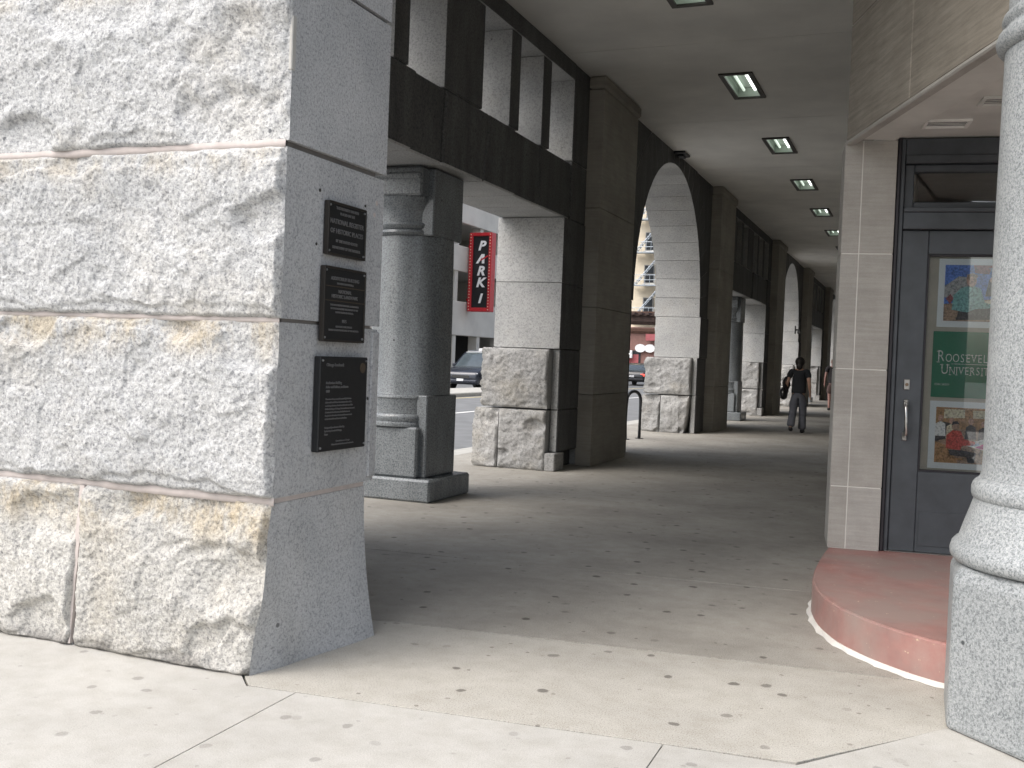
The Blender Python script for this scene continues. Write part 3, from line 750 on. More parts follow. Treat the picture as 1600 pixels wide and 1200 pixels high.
# ceiling lights
lw = ['over the first column', 'before the first arch', 'over the middle of the first arch', 'over the second limestone pilaster', 'above the second column', 'past the second column', 'before the second arch']
for i, y in enumerate(LY):
    t = thing('ceiling_light', 'recessed fluorescent ceiling light in a dark frame, ' + lw[i], 'ceiling light', (LX, y, CEIL), group='recessed lights along the arcade ceiling')
    bm = bmesh.new()
    for (x0, x1, y0, y1) in ((-LW - .03, -LW + .03, -LL - .03, LL + .03), (LW - .03, LW + .03, -LL - .03, LL + .03), (-LW + .03, LW - .03, -LL - .03, -LL + .03), (-LW + .03, LW - .03, LL - .03, LL + .03)):
        box(bm, x0, x1, y0, y1, -.022, -.001)
    obj('frame', bm, 'lamp_frame', t)
    bm = bmesh.new(); box(bm, -LW + .004, -LW + .02, -LL + .004, LL - .004, 0, .135); box(bm, LW - .02, LW - .004, -LL + .004, LL - .004, 0, .135)
    box(bm, -LW + .02, LW - .02, -LL + .004, -LL + .02, 0, .135); box(bm, -LW + .02, LW - .02, LL - .02, LL - .004, 0, .135); box(bm, -LW + .02, LW - .02, -LL + .02, LL - .02, .12, .135)
    obj('reflector', bm, 'lamp_reflector', t)
    obj('tube', TB([(-.075, -.53, .08), (-.075, .53, .08)], .019, 10), 'tube_off', t)
    obj('tube', TB([(.075, -.53, .08), (.075, .53, .08)], .019, 10), 'tube_glow', t)

# ------------------------------------------------------------------ plaques on the pier
def plaque_base(label, y0, y1, z0, z1, rim, thick=.022):
    yc, zc = (y0 + y1) / 2, (z0 + z1) / 2; hw, hh = (y1 - y0) / 2, (z1 - z0) / 2
    xw = JX + (.012 if zc > 1.53 else .003)
    t = thing('bronze_plaque', label, 'plaque', (xw, yc, zc), group='bronze plaques on the granite pier')
    obj('plate', BX(0, thick, -hw, hw, -hh, hh, ch=.004), 'bronze', t)
    if rim:
        for (a, b_, c, d_) in ((-hw - .001, -hw + .009, -hh, hh), (hw - .009, hw + .001, -hh, hh), (-hw + .009, hw - .009, -hh - .001, -hh + .009), (-hw + .009, hw - .009, hh - .009, hh + .001)):
            obj('rim', BX(.004, thick + .006, a, b_, c, d_, ch=.002), 'bronze_rim', t)
    for sy in (-1, 1):
        for sz in (-1, 1):
            p = (0, sy * (hw - .016), sz * (hh - .018)); obj('bolt', TB([(thick - .002, p[1], p[2]), (thick + .006, p[1], p[2])], .005, 8), 'steel_grey', t)
    def line(s, z, size, al='CENTER', y=0, mat='plaque_letter', sx=1, off_=0):
        # text plane faces +X, reads along +Y
        M = Matrix(((0, 0, 1, thick + .0005), (1, 0, 0, y), (0, 1, 0, z), (0, 0, 0, 1)))
        text_obj('lettering', s, size, mat, t, M, al, sx=sx, extrude=.0018, offset=off_)
    def rail(z): obj('rail', BX(thick - .003, thick + .002, -hw + .009, hw - .009, z - .002, z + .002), 'plaque_rail', t)
    return line, rail, hw, hh, t, thick
L_, r_, hw, hh, _, _ = plaque_base('square-ish bronze plaque reading National Register of Historic Places, topmost of three', 3.955, 4.290, 1.832, 2.073, True)
for s, z, sz in (('THIS PROPERTY HAS BEEN', .105, .019), ('PLACED ON THE', .079, .019), ('NATIONAL REGISTER', .036, .035), ('OF HISTORIC PLACES', -.012, .034), ('BY THE UNITED STATES', -.060, .020), ('DEPARTMENT OF THE INTERIOR', -.094, .019)): L_(s, z * .9, sz * .9, off_=.0004, sx=.98)
L_, r_, hw, hh, _, _ = plaque_base('bronze plaque with two rules reading National Historic Landmark, middle of three', 3.940, 4.305, 1.440, 1.780, True)
for s, z, sz in (('AUDITORIUM BUILDING', .124, .024), ('HAS BEEN DESIGNATED A', .101, .013), ('NATIONAL', .063, .024), ('HISTORIC LANDMARK', .039, .024), ('THIS SITE POSSESSES NATIONAL SIGNIFICANCE', -.003, .0125), ('IN COMMEMORATING THE HISTORY OF THE', -.020, .0125), ('UNITED STATES OF AMERICA', -.037, .0125), ('1975', -.079, .022), ('NATIONAL PARK SERVICE', -.106, .013), ('UNITED STATES DEPARTMENT OF THE INTERIOR', -.123, .0125)): L_(s, z * .95, sz * .95, off_=.0003)
r_(.082); r_(.017)
L_, r_, hw, hh, tq, thk = plaque_base('large plain black plaque with a round seal reading Chicago Landmark, lowest of three', 3.930, 4.350, .940, 1.372, False, .034)
for s, z, sz in (('Chicago Landmark', .178, .021), ('Auditorium Building', .096, .0175), ('Adler and Sullivan, architects', .077, .0175), ('1889', .058, .0175),
                 ('The extraordinary ensemble created by Dankmar', .022, .0118), ('Adler and Louis Sullivan demonstrates their skill in', .007, .0118), ('combining a theater, a hotel and offices in one of the', -.008, .0118), ('boldest buildings of Chicago. Its acoustics are renowned.', -.023, .0118), ('A landmark of architecture, the Auditorium set', -.038, .0118), ('the plan for all modern theaters and is a monument', -.053, .0118), ('to the talent of its architects and builders.', -.068, .0118),
                 ('Designated by ordinance of the City', -.108, .0122), ('by the City Council of Chicago,', -.123, .0122), ('Mayor', -.138, .0122)): L_(s, z, sz, 'LEFT', -hw + .05, off_=.0002, sx=.95)
for s, z, sz in (('Commission on Chicago', -.172, .0122), ('Historical and Architectural Landmarks', -.187, .0122)): L_(s, z, sz)
obj('seal', TB([(thk - .002, hw - .05, .165), (thk + .004, hw - .05, .165)], .024, 20), 'plaque_rail', tq)
# old fixing holes and lead plugs in the pier's face
for (y, z, r_2) in ((3.92, 2.11, .008), (3.905, 1.87, .007), (4.32, 2.10, .007), (4.43, 2.13, .012), (4.41, 2.07, .011), (4.42, 1.17, .008)):
    obj('fixing_hole', TB([(JX + .004 - FP[0], y - FP[1], z), (JX + (.0125 if z > 1.53 else .0025) - FP[0], y - FP[1], z)], r_2, 8), 'bronze_rim' if r_2 < .01 else 'mortar', fp)

# ------------------------------------------------------------------ entry at the right: step, pier, fascia, door, column
SZ = .20
st_pts = [(-.53, 7.35), (-.545, 6.9), (-.545, 6.4)]
ctrl = [(-.545, 6.4), (-.53, 6.05), (-.46, 5.72), (-.34, 5.42), (-.17, 5.19), (.02, 5.02), (.17, 4.93), (.45, 4.9)]
for a, b_ in zip(ctrl, ctrl[1:]):
    for k in range(4): t_ = k / 4; st_pts.append((a[0] + (b_[0] - a[0]) * t_, a[1] + (b_[1] - a[1]) * t_))
st_pts += [(.45, 4.9), (3.0, 4.9), (3.0, 7.35)]
# smooth the polyline
for _ in range(2):
    st_pts = [st_pts[0]] + [((st_pts[i - 1][0] + 2 * st_pts[i][0] + st_pts[i + 1][0]) / 4, (st_pts[i - 1][1] + 2 * st_pts[i][1] + st_pts[i + 1][1]) / 4) if 2 < i < len(st_pts) - 5 else st_pts[i] for i in range(1, len(st_pts) - 1)] + [st_pts[-1]]
stp = thing('entrance_step', 'red painted curved concrete step in front of the dark door', 'step', (0, 6, 0))
bm = PR([(x, y - 6) for x, y in st_pts], 'z', .001, SZ)
bmesh.ops.bevel(bm, geom=[e for e in bm.edges if all(abs(v.co.z - SZ) < 1e-5 for v in e.verts)], offset=.012, segments=3, affect='EDGES')
obj('slab', bm, 'red_step', stp)
# white caulk fillet at its foot
bm = bmesh.new(); prev = None
for i, (x, y) in enumerate(st_pts[3:-3]):
    q = st_pts[3:-3]; a = q[max(i - 1, 0)]; c = q[min(i + 1, len(q) - 1)]
    n_ = Vector((a[1] - c[1], c[0] - a[0])); n_ = n_.normalized() if n_.length else Vector((0, -1))
    n_ = -n_ if n_.x > 0 and n_.y > 0 else n_
    if n_.x + n_.y > 0: n_ = -n_
    wdt = .022 + .008 * math.sin(i * 2.3) if i < 24 else .02 + .012 * math.sin(i * 3.1)
    cur = [bm.verts.new((x - n_.x * .003, y - 6 - n_.y * .003, .022)), bm.verts.new((x + n_.x * .006, y - 6 + n_.y * .006, .020)), bm.verts.new((x + n_.x * wdt, y - 6 + n_.y * wdt, .002))]
    if prev:
        for s_ in range(2): bm.faces.new((prev[s_], cur[s_], cur[s_ + 1], prev[s_ + 1]))
    prev = cur
bmesh.ops.recalc_face_normals(bm, faces=bm.faces); obj('caulk_bead', bm, 'mortar_white', stp)

ROT = R(7.0)
dl = (-.54, 7.20, 0)          # left front corner of the limestone pier; local x runs along the door front
lp = thing('limestone_pier', 'cream limestone pier of large jointed blocks beside the dark door', 'pier', dl, ROT)
zs = [SZ, .62, 1.41, 2.18, 2.93]
for a, c in zip(zs, zs[1:]):
    obj('limestone_block', BX(0, .113, 0, .45, a + .0025, c - .0025, ch=.003), 'limestone', lp)
    obj('limestone_block', BX(.118, .330, 0, .45, a + .0025, c - .0025, ch=.003), 'limestone', lp)
obj('mortar_joint', BX(.006, .324, .0022, .44, SZ + .001, 2.928), 'mortar_white', lp)
FL = 2.93
# fascia running diagonally from the pier to the corner column
fa_a, fa_b = Vector((-.54, 7.22)), Vector((.42, 4.72))
dv = (fa_b - fa_a); fl = dv.length; fang = math.atan2(dv.y, dv.x)
fs = thing('limestone_fascia', 'weathered limestone fascia slabs running diagonally from door pier to corner column', 'fascia', (fa_a.x, fa_a.y, FL), fang)
for i, (z0, z1) in enumerate(((0, .77), (.77, 1.5), (1.5, CEIL - FL))):
    cuts = [0, .42 * fl, fl] if i % 2 == 0 else [0, .7 * fl, fl]
    for a, c in zip(cuts, cuts[1:]): obj('limestone_slab', BX(a + .004, c - .004, 0.003, .085, z0 + .003, z1 - .003, ch=.005), 'limestone_dirty', fs)
obj('mortar_joint', BX(.01, fl - .01, .010, .080, .006, CEIL - FL - .004), 'mortar', fs)
obj('drip_edge', BX(.01, fl - .01, -.008, .06, -.028, .0, ch=.008), 'limestone', fs)
obj('soffit_joint', BX(.08, fl - .01, .301, .312, .012, .026), 'mortar_dark', fs)
obj('soffit_board', BX(.08, fl - .01, .0865, .30, .0, .02, ch=.003), 'soffit_paint', fs)
# soffit of the recess with two grilles
sf = tag(obj('soffit', PR([(-.50, 7.5), (-.26, 7.45), (.62, 4.85), (3.2, 4.85), (3.2, 7.9), (-.5, 7.9)][1:], 'z', FL + .03, FL + .10), 'soffit_paint'), kind='structure')
def grille(x, y, w_, d_, label, m1):
    t = thing('air_grille', label, 'grille', (x, y, FL + .03), ROT)
    bm = bmesh.new()
    for (a, b_, c, e) in ((-w_, w_, -d_, -d_ + .02), (-w_, w_, d_ - .02, d_), (-w_, -w_ + .02, -d_ + .02, d_ - .02), (w_ - .02, w_, -d_ + .02, d_ - .02)): box(bm, a, b_, c, e, -.014, -.001)
    obj('frame', bm, m1, t)
    for k in range(5):
        y_ = -d_ + .03 + k * (2 * d_ - .06) / 4; obj('slat', BX(-w_ + .021, w_ - .021, y_ - .005, y_ + .005, -.0045, -.002), m1, t)
    obj('duct', BX(-w_ + .021, w_ - .021, -d_ + .021, d_ - .021, -.0018, -.0008), 'vent_dark', t)
grille(.075, 6.93, .135, .105, 'white slatted air grille in the soffit above the door', 'vent_white')
grille(.36, 6.42, .12, .10, 'darker air grille in the soffit beside the corner column', 'soffit_paint')

# door wall: local frame, x along the front, y into the building
DX = .335
dr = thing('entrance_door', 'dark slate painted glazed door with posters behind the glass', 'door', (dl[0] + math.cos(ROT) * DX, dl[1] + math.sin(ROT) * DX, SZ), ROT)
H = FL - SZ
W0, W1 = .05, 1.10       # clear door leaf range
def dbox(name, *a, mat='door_paint', ch=.004, parent=dr): return obj(name, BX(*a, ch=ch), mat, parent)
dbox('jamb', 0.0, .022, .02, .22, 0.002, H + .02, mat='door_edge')
dbox('jamb', .024, .052, .045, .22, 0.002, H + .02)
dbox('jamb', W1 + .004, W1 + .06, .03, .22, 0.002, H + .02)
dbox('head', .054, W1 + .002, .05, .22, 2.60, H + .02)
dbox('head_moulding', .054, W1 + .002, .035, .10, 2.585, 2.64)
dbox('transom_bar', .054, W1 + .002, .03, .20, 2.150, 2.262)
dbox('transom_moulding', .054, W1 + .002, .018, .06, 2.262, 2.292)
# transom sash
tb = [(.054, .115, 2.294, 2.583), (W1 - .06, W1 + .002, 2.294, 2.583), (.116, W1 - .061, 2.294, 2.335), (.116, W1 - .061, 2.535, 2.583)]
for (a, b_, z0, z1) in tb: dbox('transom_sash', a, b_, .08, .15, z0, z1, ch=.006)
obj('transom_pane', BX(.114, W1 - .059, .112, .118, 2.333, 2.537), 'door_glass', dr)
# door leaf
leaf = dbox('stile', .056, .222, .07, .125, .006, 2.146)
dbox('stile', W1 - .17, W1, .07, .125, .006, 2.146)
dbox('top_rail', .224, W1 - .172, .072, .123, 1.990, 2.146)
dbox('bottom_rail', .224, W1 - .172, .072, .123, .006, .545)
dbox('kick_plate', .24, W1 - .19, .066, .0725, .05, .28, ch=.002)
for (a, b_, z0, z1) in ((.223, .235, .546, 1.989), (W1 - .185, W1 - .173, .546, 1.989), (.236, W1 - .186, .546, .558), (.236, W1 - .186, 1.977, 1.989)): dbox('glazing_bead', a, b_, .080, .095, z0, z1, mat='door_edge', ch=.002)
obj('pane', BX(.2225, W1 - .1725, .096, .102, .5455, 1.9895), 'door_glass', dr)
hd = thing_h = obj('handle', TB([(.128, .028, .775), (.128, .012, .80), (.128, .008, .88), (.128, .012, .965), (.128, .028, .99)], [.012, .013, .011, .013, .012], 10), 'nickel', dr); smooth(hd)
obj('handle_rose', BX(.112, .144, .056, .069, .745, .80, ch=.006), 'nickel', dr); obj('handle_rose', BX(.112, .144, .056, .069, .965, 1.02, ch=.006), 'nickel', dr)
obj('handle_post', BX(.121, .135, .012, .058, .765, .782, ch=.003), 'nickel', dr); obj('handle_post', BX(.121, .135, .012, .058, .983, 1.0, ch=.003), 'nickel', dr)
obj('thumb_latch', BX(.117, .139, .02, .056, 1.003, 1.011, ch=.002), 'nickel', dr)
lk = obj('lock', BX(.108, .148, .060, .069, 1.085, 1.155, ch=.010), 'nickel', dr); obj('keyhole', TB([(.128, .061, 1.12), (.128, .055, 1.12)], .011, 14), 'lock_brass', lk)
dbox('threshold', .03, W1 + .03, .03, .2, .0015, .0058, mat='nickel', ch=.001)
# limestone on the far side of the door
rp = thing('limestone_pier', 'limestone pier hidden behind the corner column on the far side of the door', 'pier', (dl[0] + math.cos(ROT) * 1.52, dl[1] + math.sin(ROT) * 1.52, SZ), ROT)
for a, c in zip(zs, zs[1:]): obj('limestone_block', BX(0, 1.6, 0, .45, a - SZ + .004, c - SZ - .004, ch=.004), 'limestone', rp)
# room behind the door
rm = tag(obj('vestibule', BX(-.50, 3.0, 11.0, 11.1, 0, 3.1), 'room_wall'), kind='structure')
obj('wall', BX(-.12, -.10, 7.75, 11.0, 0, 3.1), 'room_wall', rm); obj('wall', BX(2.9, 3.0, 7.75, 11, 0, 3.1), 'room_wall', rm)
obj('floor', BX(-.1, 2.9, 7.50, 11, .12, SZ - .004), 'room_floor', rm); obj('ceiling', BX(-.1, 2.9, 7.9, 11, 3.0, 3.1), 'room_wall', rm)

obj('pane_reflection', BX(.226, W1 - .176, .116, .120, .55, 1.985), 'reflection_beige', dr)  # added sheet; its beige stands in for the pale reflection in the pane
# posters on the inside of the glass
def poster(name, label, x0, x1, z0, z1, ground_mat):
    c = Vector((dl[0], dl[1], 0)) + Matrix.Rotation(ROT, 3, 'Z') @ Vector((DX + (x0 + x1) / 2, .108, SZ + z0))
    t = thing(name, label, 'poster', c, ROT); hw = (x1 - x0) / 2
    obj('sheet', BX(-hw, hw, 0, .003, 0, z1 - z0), ground_mat, t)
    def patch(pts, mat, lay=1):
        bm = bmesh.new(); d = -.0006 * lay
        f = bm.faces.new([bm.verts.new((-hw + u * 2 * hw, d, v * (z1 - z0))) for u, v in pts]); f.normal_update()
        if f.normal.y > 0: f.normal_flip()
        obj('print', bm, 'print_' + mat, t)
    return t, patch, hw
def ell(cx, cy, rx, ry, n=14): return [(cx + rx * math.cos(2 * math.pi * k / n), cy + ry * math.sin(2 * math.pi * k / n)) for k in range(n)]
t, P_, hw = poster('photo_poster', 'poster photo of a person in a teal shirt by a blue sky', .30, .86, 1.512, 1.965, 'paper')
fr = lambda u, v: (.07 + u * .86, .09 + v * .82)
def q(pts): return [fr(*p) for p in pts]
P_(q([(0, 0), (1, 0), (1, 1), (0, 1)]), 'blue', 1)
P_(q([(0, .42), (0, .62), (.18, .80), (.30, .78), (.33, .42)]), 'grey', 2); P_(q([(.62, .45), (.60, .72), (.72, .86), (.80, .70), (1, .62), (1, .4)]), 'grey', 2); P_(q([(.36, 1), (.38, .86), (.56, .84), (.60, 1)]), 'maroon', 2)
P_(q([(.55, .95), (.78, .95), (.85, .8), (.66, .76)]), 'sky', 2)
P_(q([(.52, .45), (.56, .74), (.62, .78), (.68, .66), (.72, .45)]), 'dark', 3); P_(q([(.68, .42), (.70, .62), (.76, .66), (.82, .42)]), 'redd', 3); P_(q(ell(.60, .74, .03, .05)), 'flesh', 4); P_(q(ell(.73, .67, .025, .04)), 'flesh', 4)
P_(q([(0, 0), (1, 0), (1, .44), (.6, .40), (0, .30)]), 'tan', 4); P_(q([(.16, .02), (.9, .05), (.96, .30), (.55, .34), (.20, .22)]), 'dark', 5); P_(q([(.5, .30), (1, .40), (1, .48), (.5, .36)]), 'cream', 6)
P_(q([(.10, .20), (.12, .46), (.22, .60), (.36, .64), (.46, .58), (.52, .34), (.60, .30), (.58, .24), (.40, .22), (.3, .16)]), 'teal', 7); P_(q(ell(.34, .72, .065, .11)), 'flesh', 8); P_(q([(.27, .74), (.28, .83), (.35, .86), (.41, .82), (.41, .77), (.34, .80)]), 'tan', 9); P_(q([(.02, .40), (.08, .48), (.12, .40), (.08, .3)]), 'maroon', 8)
P_(q([(.80, .05), (.98, .04), (1, .16), (.86, .15)]), 'lime', 8)
t, P_, hw = poster('green_poster', 'green poster with white university lettering', .285, .86, 1.045, 1.483, 'print_green')
Mt = lambda x, z: Matrix(((1, 0, 0, x), (0, 0, -1, -.0008), (0, 1, 0, z), (0, 0, 0, 1)))
def smallcaps(word, x, z, big, small, sx=.70):
    """first letter large, the rest smaller capitals with little serif feet"""
    cw = {'R': .66, 'O': .78, 'S': .60, 'E': .58, 'V': .68, 'L': .54, 'T': .60, 'U': .72, 'N': .74, 'I': .28, 'Y': .62}
    for i, ch_ in enumerate(word):
        s_ = big if i == 0 else small; wd = cw[ch_] * s_ * sx * .98
        text_obj('lettering', ch_, s_, 'print_white', t, Mt(x + wd / 2, z + s_ * .36), sx=sx, extrude=.0003, offset=-.0006)
        def serif(cx, cz, l_): obj('lettering', BX(cx - l_ / 2, cx + l_ / 2, -.0011, -.0006, cz - .0016, cz + .0016), 'print_white', t)
        hgt = s_ * .69; b0 = z + .0015
        if ch_ in 'RNI': serif(x + (wd / 2 if ch_ == 'I' else wd * .18), b0, s_ * .2)
        if ch_ in 'RNIE': serif(x + (wd / 2 if ch_ == 'I' else wd * .15), b0 + hgt - .003, s_ * .2)
        if ch_ in 'VUY': serif(x + wd * .12, b0 + hgt - .003, s_ * .22); serif(x + wd * .88, b0 + hgt - .003, s_ * .22)
        x += wd + s_ * .035
    return x
xe = smallcaps('ROOSEVELT', -hw + .028, .232, .108, .078)
xe2 = smallcaps('UNIVERSITY', -hw + .055, .150, .098, .074)
obj('rule', BX(-hw + .12, hw - .05, -.0012, -.0006, .2225, .2255), 'print_white', t)
text_obj('lettering', 'CHICAGO', .02, 'print_white', t, Mt(-hw + .02, .085), 'LEFT', extrude=.0003)
t, P_, hw = poster('photo_poster', 'poster photo of people around a table, one in a red shirt', .285, .86, .57, 1.02, 'paper')
P_(q([(0, 0), (1, 0), (1, 1), (0, 1)]), 'tan', 1); P_(q([(0, .62), (1, .60), (1, 1), (0, 1)]), 'wood', 2); P_(q([(.1, .80), (.36, .82), (.36, .97), (.1, .97)]), 'cream', 3); P_(q([(.46, .82), (.9, .82), (.9, .96), (.46, .96)]), 'cream', 3); P_(q([(0, 0), (.30, 0), (.18, .3), (0, .38)]), 'wood', 3)
P_(q([(0, .38), (.20, .46), (.24, .70), (.1, .74), (0, .66)]), 'dark', 4)
for (cx, cz, m_) in ((.06, .70, 'white'), (.20, .66, 'cream'), (.44, .66, 'dark'), (.60, .62, 'dark'), (.74, .60, 'grey'), (.90, .62, 'teal')):
    P_(q([(cx - .07, cz - .22), (cx - .06, cz), (cx, cz + .05), (cx + .06, cz), (cx + .07, cz - .22)]), m_, 5); P_(q(ell(cx, cz + .10, .035, .06)), 'flesh', 6)
P_(q([(.34, .34), (.62, .46), (1, .44), (1, .26), (.6, .26)]), 'white', 7); P_(q([(.50, .30), (.62, .38), (.9, .36), (.9, .28), (.62, .26)]), 'pink', 8)
P_(q([(.14, .26), (.14, .50), (.22, .60), (.32, .58), (.36, .44), (.50, .40), (.50, .34), (.34, .32), (.32, .24)]), 'redd', 9); P_(q(ell(.25, .66, .05, .075)), 'tan', 10); P_(q([(.20, .68), (.21, .75), (.27, .76), (.30, .70), (.25, .71)]), 'dark', 11)
P_(q([(.16, .24), (.34, .24), (.52, .20), (.50, .02), (.42, .02), (.40, .12), (.2, .14)]), 'dark', 9); P_(q([(.14, .26), (.17, .26), (.2, .06), (.36, .06), (.36, .09), (.22, .10), (.2, .14)]), 'wood', 10); P_(q([(.6, 0), (.66, .14), (.9, .16), (1, .1), (1, 0)]), 'maroon', 9)
P_(q([(.44, .36), (.54, .38), (.56, .34), (.46, .32)]), 'sky', 9)

# corner column at the right
cc = thing('corner_column', 'speckled grey granite column on a tall octagonal pedestal at the entry corner', 'column', (.655, 4.59, 0))
o = obj('pedestal', lathe([(.545, .001), (.545, .60), (.515, .645)], 8, octa=True), 'granite_salt', cc)
bv = o.modifiers.new('edge', 'BEVEL'); bv.width = .018; bv.segments = 2; bv.limit_method = 'ANGLE'; bv.angle_limit = R(25)
prof = [(.44, .646), (.500, .650), (.514, .668), (.517, .690), (.510, .715), (.50, .728), (.486, .736), (.470, .79), (.450, .85), (.436, .895), (.435, .903), (.441, .908), (.446, .925), (.446, .948), (.441, .964), (.434, .974), (.424, .982), (.416, .990)]
smooth(obj('base_moulding', lathe(prof, 56), 'granite_salt', cc), R(50))
smooth(obj('shaft', lathe([(.416, .991), (.410, 1.01), (.408, 1.10), (.408, 1.9), (.402, 2.695)], 56), 'granite_salt', cc), R(50))
smooth(obj('neck_ring', lathe([(.402, 2.696), (.414, 2.70), (.430, 2.716), (.437, 2.74), (.430, 2.764), (.412, 2.78), (.404, 2.79), (.404, 2.80), (.414, 2.81), (.418, 2.825), (.414, 2.84), (.40, 2.85)], 56), 'granite_salt', cc), R(50))
smooth(obj('capital', lathe([(.395, 2.851), (.395, 3.1), (.42, 3.3), (.50, 3.5), (.52, 3.55), (.52, 3.75)], 56), 'granite_salt', cc), R(50))
obj('abacus', BX(-.55, .55, -.5, .5, 3.752, 4.855, ch=.02), 'granite_salt', cc)

# ------------------------------------------------------------------ bicycle rack
br = thing('bicycle_rack', 'black steel hoop bicycle rack standing in the first arch', 'bike rack', (-4.83, 18.1, 0))
hoop = [(-.07, -.22, .012), (-.07, -.22, .70)] + [(-.07 * math.cos(a), -.22 * math.cos(a), .70 + .17 * math.sin(a)) for a in [math.pi * k / 10 for k in range(1, 10)]] + [(.07, .22, .70), (.07, .22, .012)]
smooth(obj('hoop', TB(hoop, .030, 12), 'steel_black', br), R(60))
for s in (-1, 1): obj('foot_plate', TB([(.07 * s, .22 * s, .001), (.07 * s, .22 * s, .012)], .075, 16), 'steel_black', br)

# ------------------------------------------------------------------ cars
def loft(sections, nseg):
    """sections: (y, [(x, z) ring]) all rings same length"""
    bm = bmesh.new(); rings = [[bm.verts.new((x, y, z)) for x, z in ring] for y, ring in sections]
    for A, B in zip(rings, rings[1:]):
        n = len(A)
        for k in range(n): bm.faces.new((A[k], A[(k + 1) % n], B[(k + 1) % n], B[k]))
    bm.faces.new(rings[0][::-1]); bm.faces.new(rings[-1]); bmesh.ops.recalc_face_normals(bm, faces=bm.faces)
    return bm
def rr(hw, z0, z1, cr=.10, tumble=0.0):
    """rounded closed ring, half width hw, from z0 to z1; tumble narrows the top"""
    pts = []; t = hw - tumble
    for (cx, cz, a0, w_) in ((hw - cr, z0 + cr, -90, hw), (t - cr, z1 - cr, 0, t)):
        for k in range(4): a = R(a0 + 30 * k); pts.append((cx + cr * math.cos(a), cz + cr * math.sin(a)))
    return pts + [(-x, z) for x, z in reversed(pts)]
def make_car(name, label, loc, rz, paint, roofm, suv):
    """front of the car is at -Y in its own frame"""
    t = thing(name, label, 'car', loc, rz)
    L, W, Hh = (4.7, .92, 1.72) if suv else (4.7, .90, 1.44)
    belt = 1.02 if suv else .92; hood = .98 if suv else .84
    secs = [(-L / 2, rr(W * .80, .34, hood * .72, .08)), (-L / 2 + .10, rr(W * .92, .27, hood * .84, .09)), (-L / 2 + .5, rr(W * .99, .24, hood * .96, .10)), (-L / 2 + 1.15, rr(W, .23, belt, .10, .05)), (0, rr(W, .23, belt, .10, .04)), (L / 2 - 1.0, rr(W, .24, belt + .02, .10, .04)), (L / 2 - .3, rr(W * .98, .26, belt + (.02 if suv else -.02), .10, .05)), (L / 2 - .06, rr(W * .92, .30, belt - .08, .09, .05)), (L / 2, rr(W * .84, .36, belt - .2, .08))]
    smooth(obj('body', loft(secs, 0), paint, t), R(40))
    if suv: cs = [(-1.25, belt - .02, belt + .02), (-.75, belt - .02, Hh - .18), (-.45, belt - .02, Hh - .03), (.6, belt - .02, Hh), (1.7, belt - .02, Hh - .05), (2.1, belt - .02, belt + .18)]
    else: cs = [(-1.05, belt - .02, belt + .03), (-.45, belt - .02, Hh - .12), (-.15, belt - .02, Hh - .02), (.6, belt - .02, Hh), (1.15, belt - .02, Hh - .10), (1.75, belt - .02, belt + .06)]
    smooth(obj('glasshouse', loft([(y, rr(W - .06, z0, z1, min(.05, (z1 - z0) / 3), .05 + (z1 - z0) * .30)) for y, z0, z1 in cs], 0), 'car_glass', t), R(35))
    rf = [c for c in cs if c[2] > Hh - .15]
    smooth(obj('roof', loft([(y, rr(W - .06 - .05 - (z1 - belt) * .30 + .025, z1 - .045, z1 + .012, .02, .03)) for y, z0, z1 in rf], 0), roofm, t), R(40))
    for sx in (-1, 1):     # pillars
        for (ya, za, yb, zb) in ((cs[0][0] + .02, belt, rf[0][0], rf[0][2] - .02), (.45, belt, .42, Hh - .03), (cs[-1][0] - .05, belt, rf[-1][0], rf[-1][2] - .02)):
            xw = lambda z: sx * (W - .055 - .05 * (z > belt + .1) - (z - belt) * .27)
            obj('pillar', TB([(xw(za), ya, za), (xw(zb), yb, zb)], .035, 6), paint, t)
        obj('mirror', BX(min(sx * (W - .02), sx * (W + .16)), max(sx * (W - .02), sx * (W + .16)), -.95, -.83, belt - .02, belt + .14, ch=.03), paint, t)
        fy = -L / 2 + .06
        obj('headlight', BX(min(sx * .48, sx * .80), max(sx * .48, sx * .80), fy - .015, fy + .25, hood * .62, hood * .79, ch=.03), 'headlight', t)
        obj('taillight', BX(min(sx * .56, sx * .82), max(sx * .56, sx * .82), L / 2 - .16, L / 2 - .005, belt - .30, belt - .14, ch=.03), 'taillight', t)
        for wy in (-L / 2 + .92, L / 2 - .95):
            wh = smooth(obj('wheel', TB([(sx * (W - .20), wy, .33), (sx * (W + .015), wy, .33)], .335, 24), 'tyre', t), R(40))
            obj('rim', TB([(sx * (W + .0), wy, .33), (sx * (W + .022), wy, .33)], .215, 16), 'alloy', wh)
            obj('wheel_arch', TB([(sx * (W - .15), wy, .35), (sx * (W + .004), wy, .35)], .39, 24), 'car_trim', t)
    obj('grille', BX(-.42, .42, -L / 2 - .012, -L / 2 + .1, hood * .52, hood * .68, ch=.02), 'car_trim', t)
    obj('bumper', BX(-W * .86, W * .86, -L / 2 - .05, -L / 2 + .2, .30, .46, ch=.05), paint, t)
    obj('number_plate', BX(-.16, .16, -L / 2 - .058, -L / 2 - .045, .40, .50), 'plate', t)
    obj('number_plate', BX(-.16, .16, L / 2 + .002, L / 2 + .014, .55, .67), 'plate', t)
    obj('rear_bumper', BX(-W * .88, W * .88, L / 2 - .2, L / 2 + .04, .32, .48, ch=.05), paint, t)
    if suv:
        obj('roof_sign', BX(-.22, .22, .0, .16, Hh + .015, Hh + .15, ch=.03), 'car_roof_pale', t)
        for sx in (-1, 1): obj('roof_rail', TB([(sx * .58, -.3, Hh + .03), (sx * .58, 1.6, Hh + .02)], .018, 6), 'steel_grey', t)
    return t
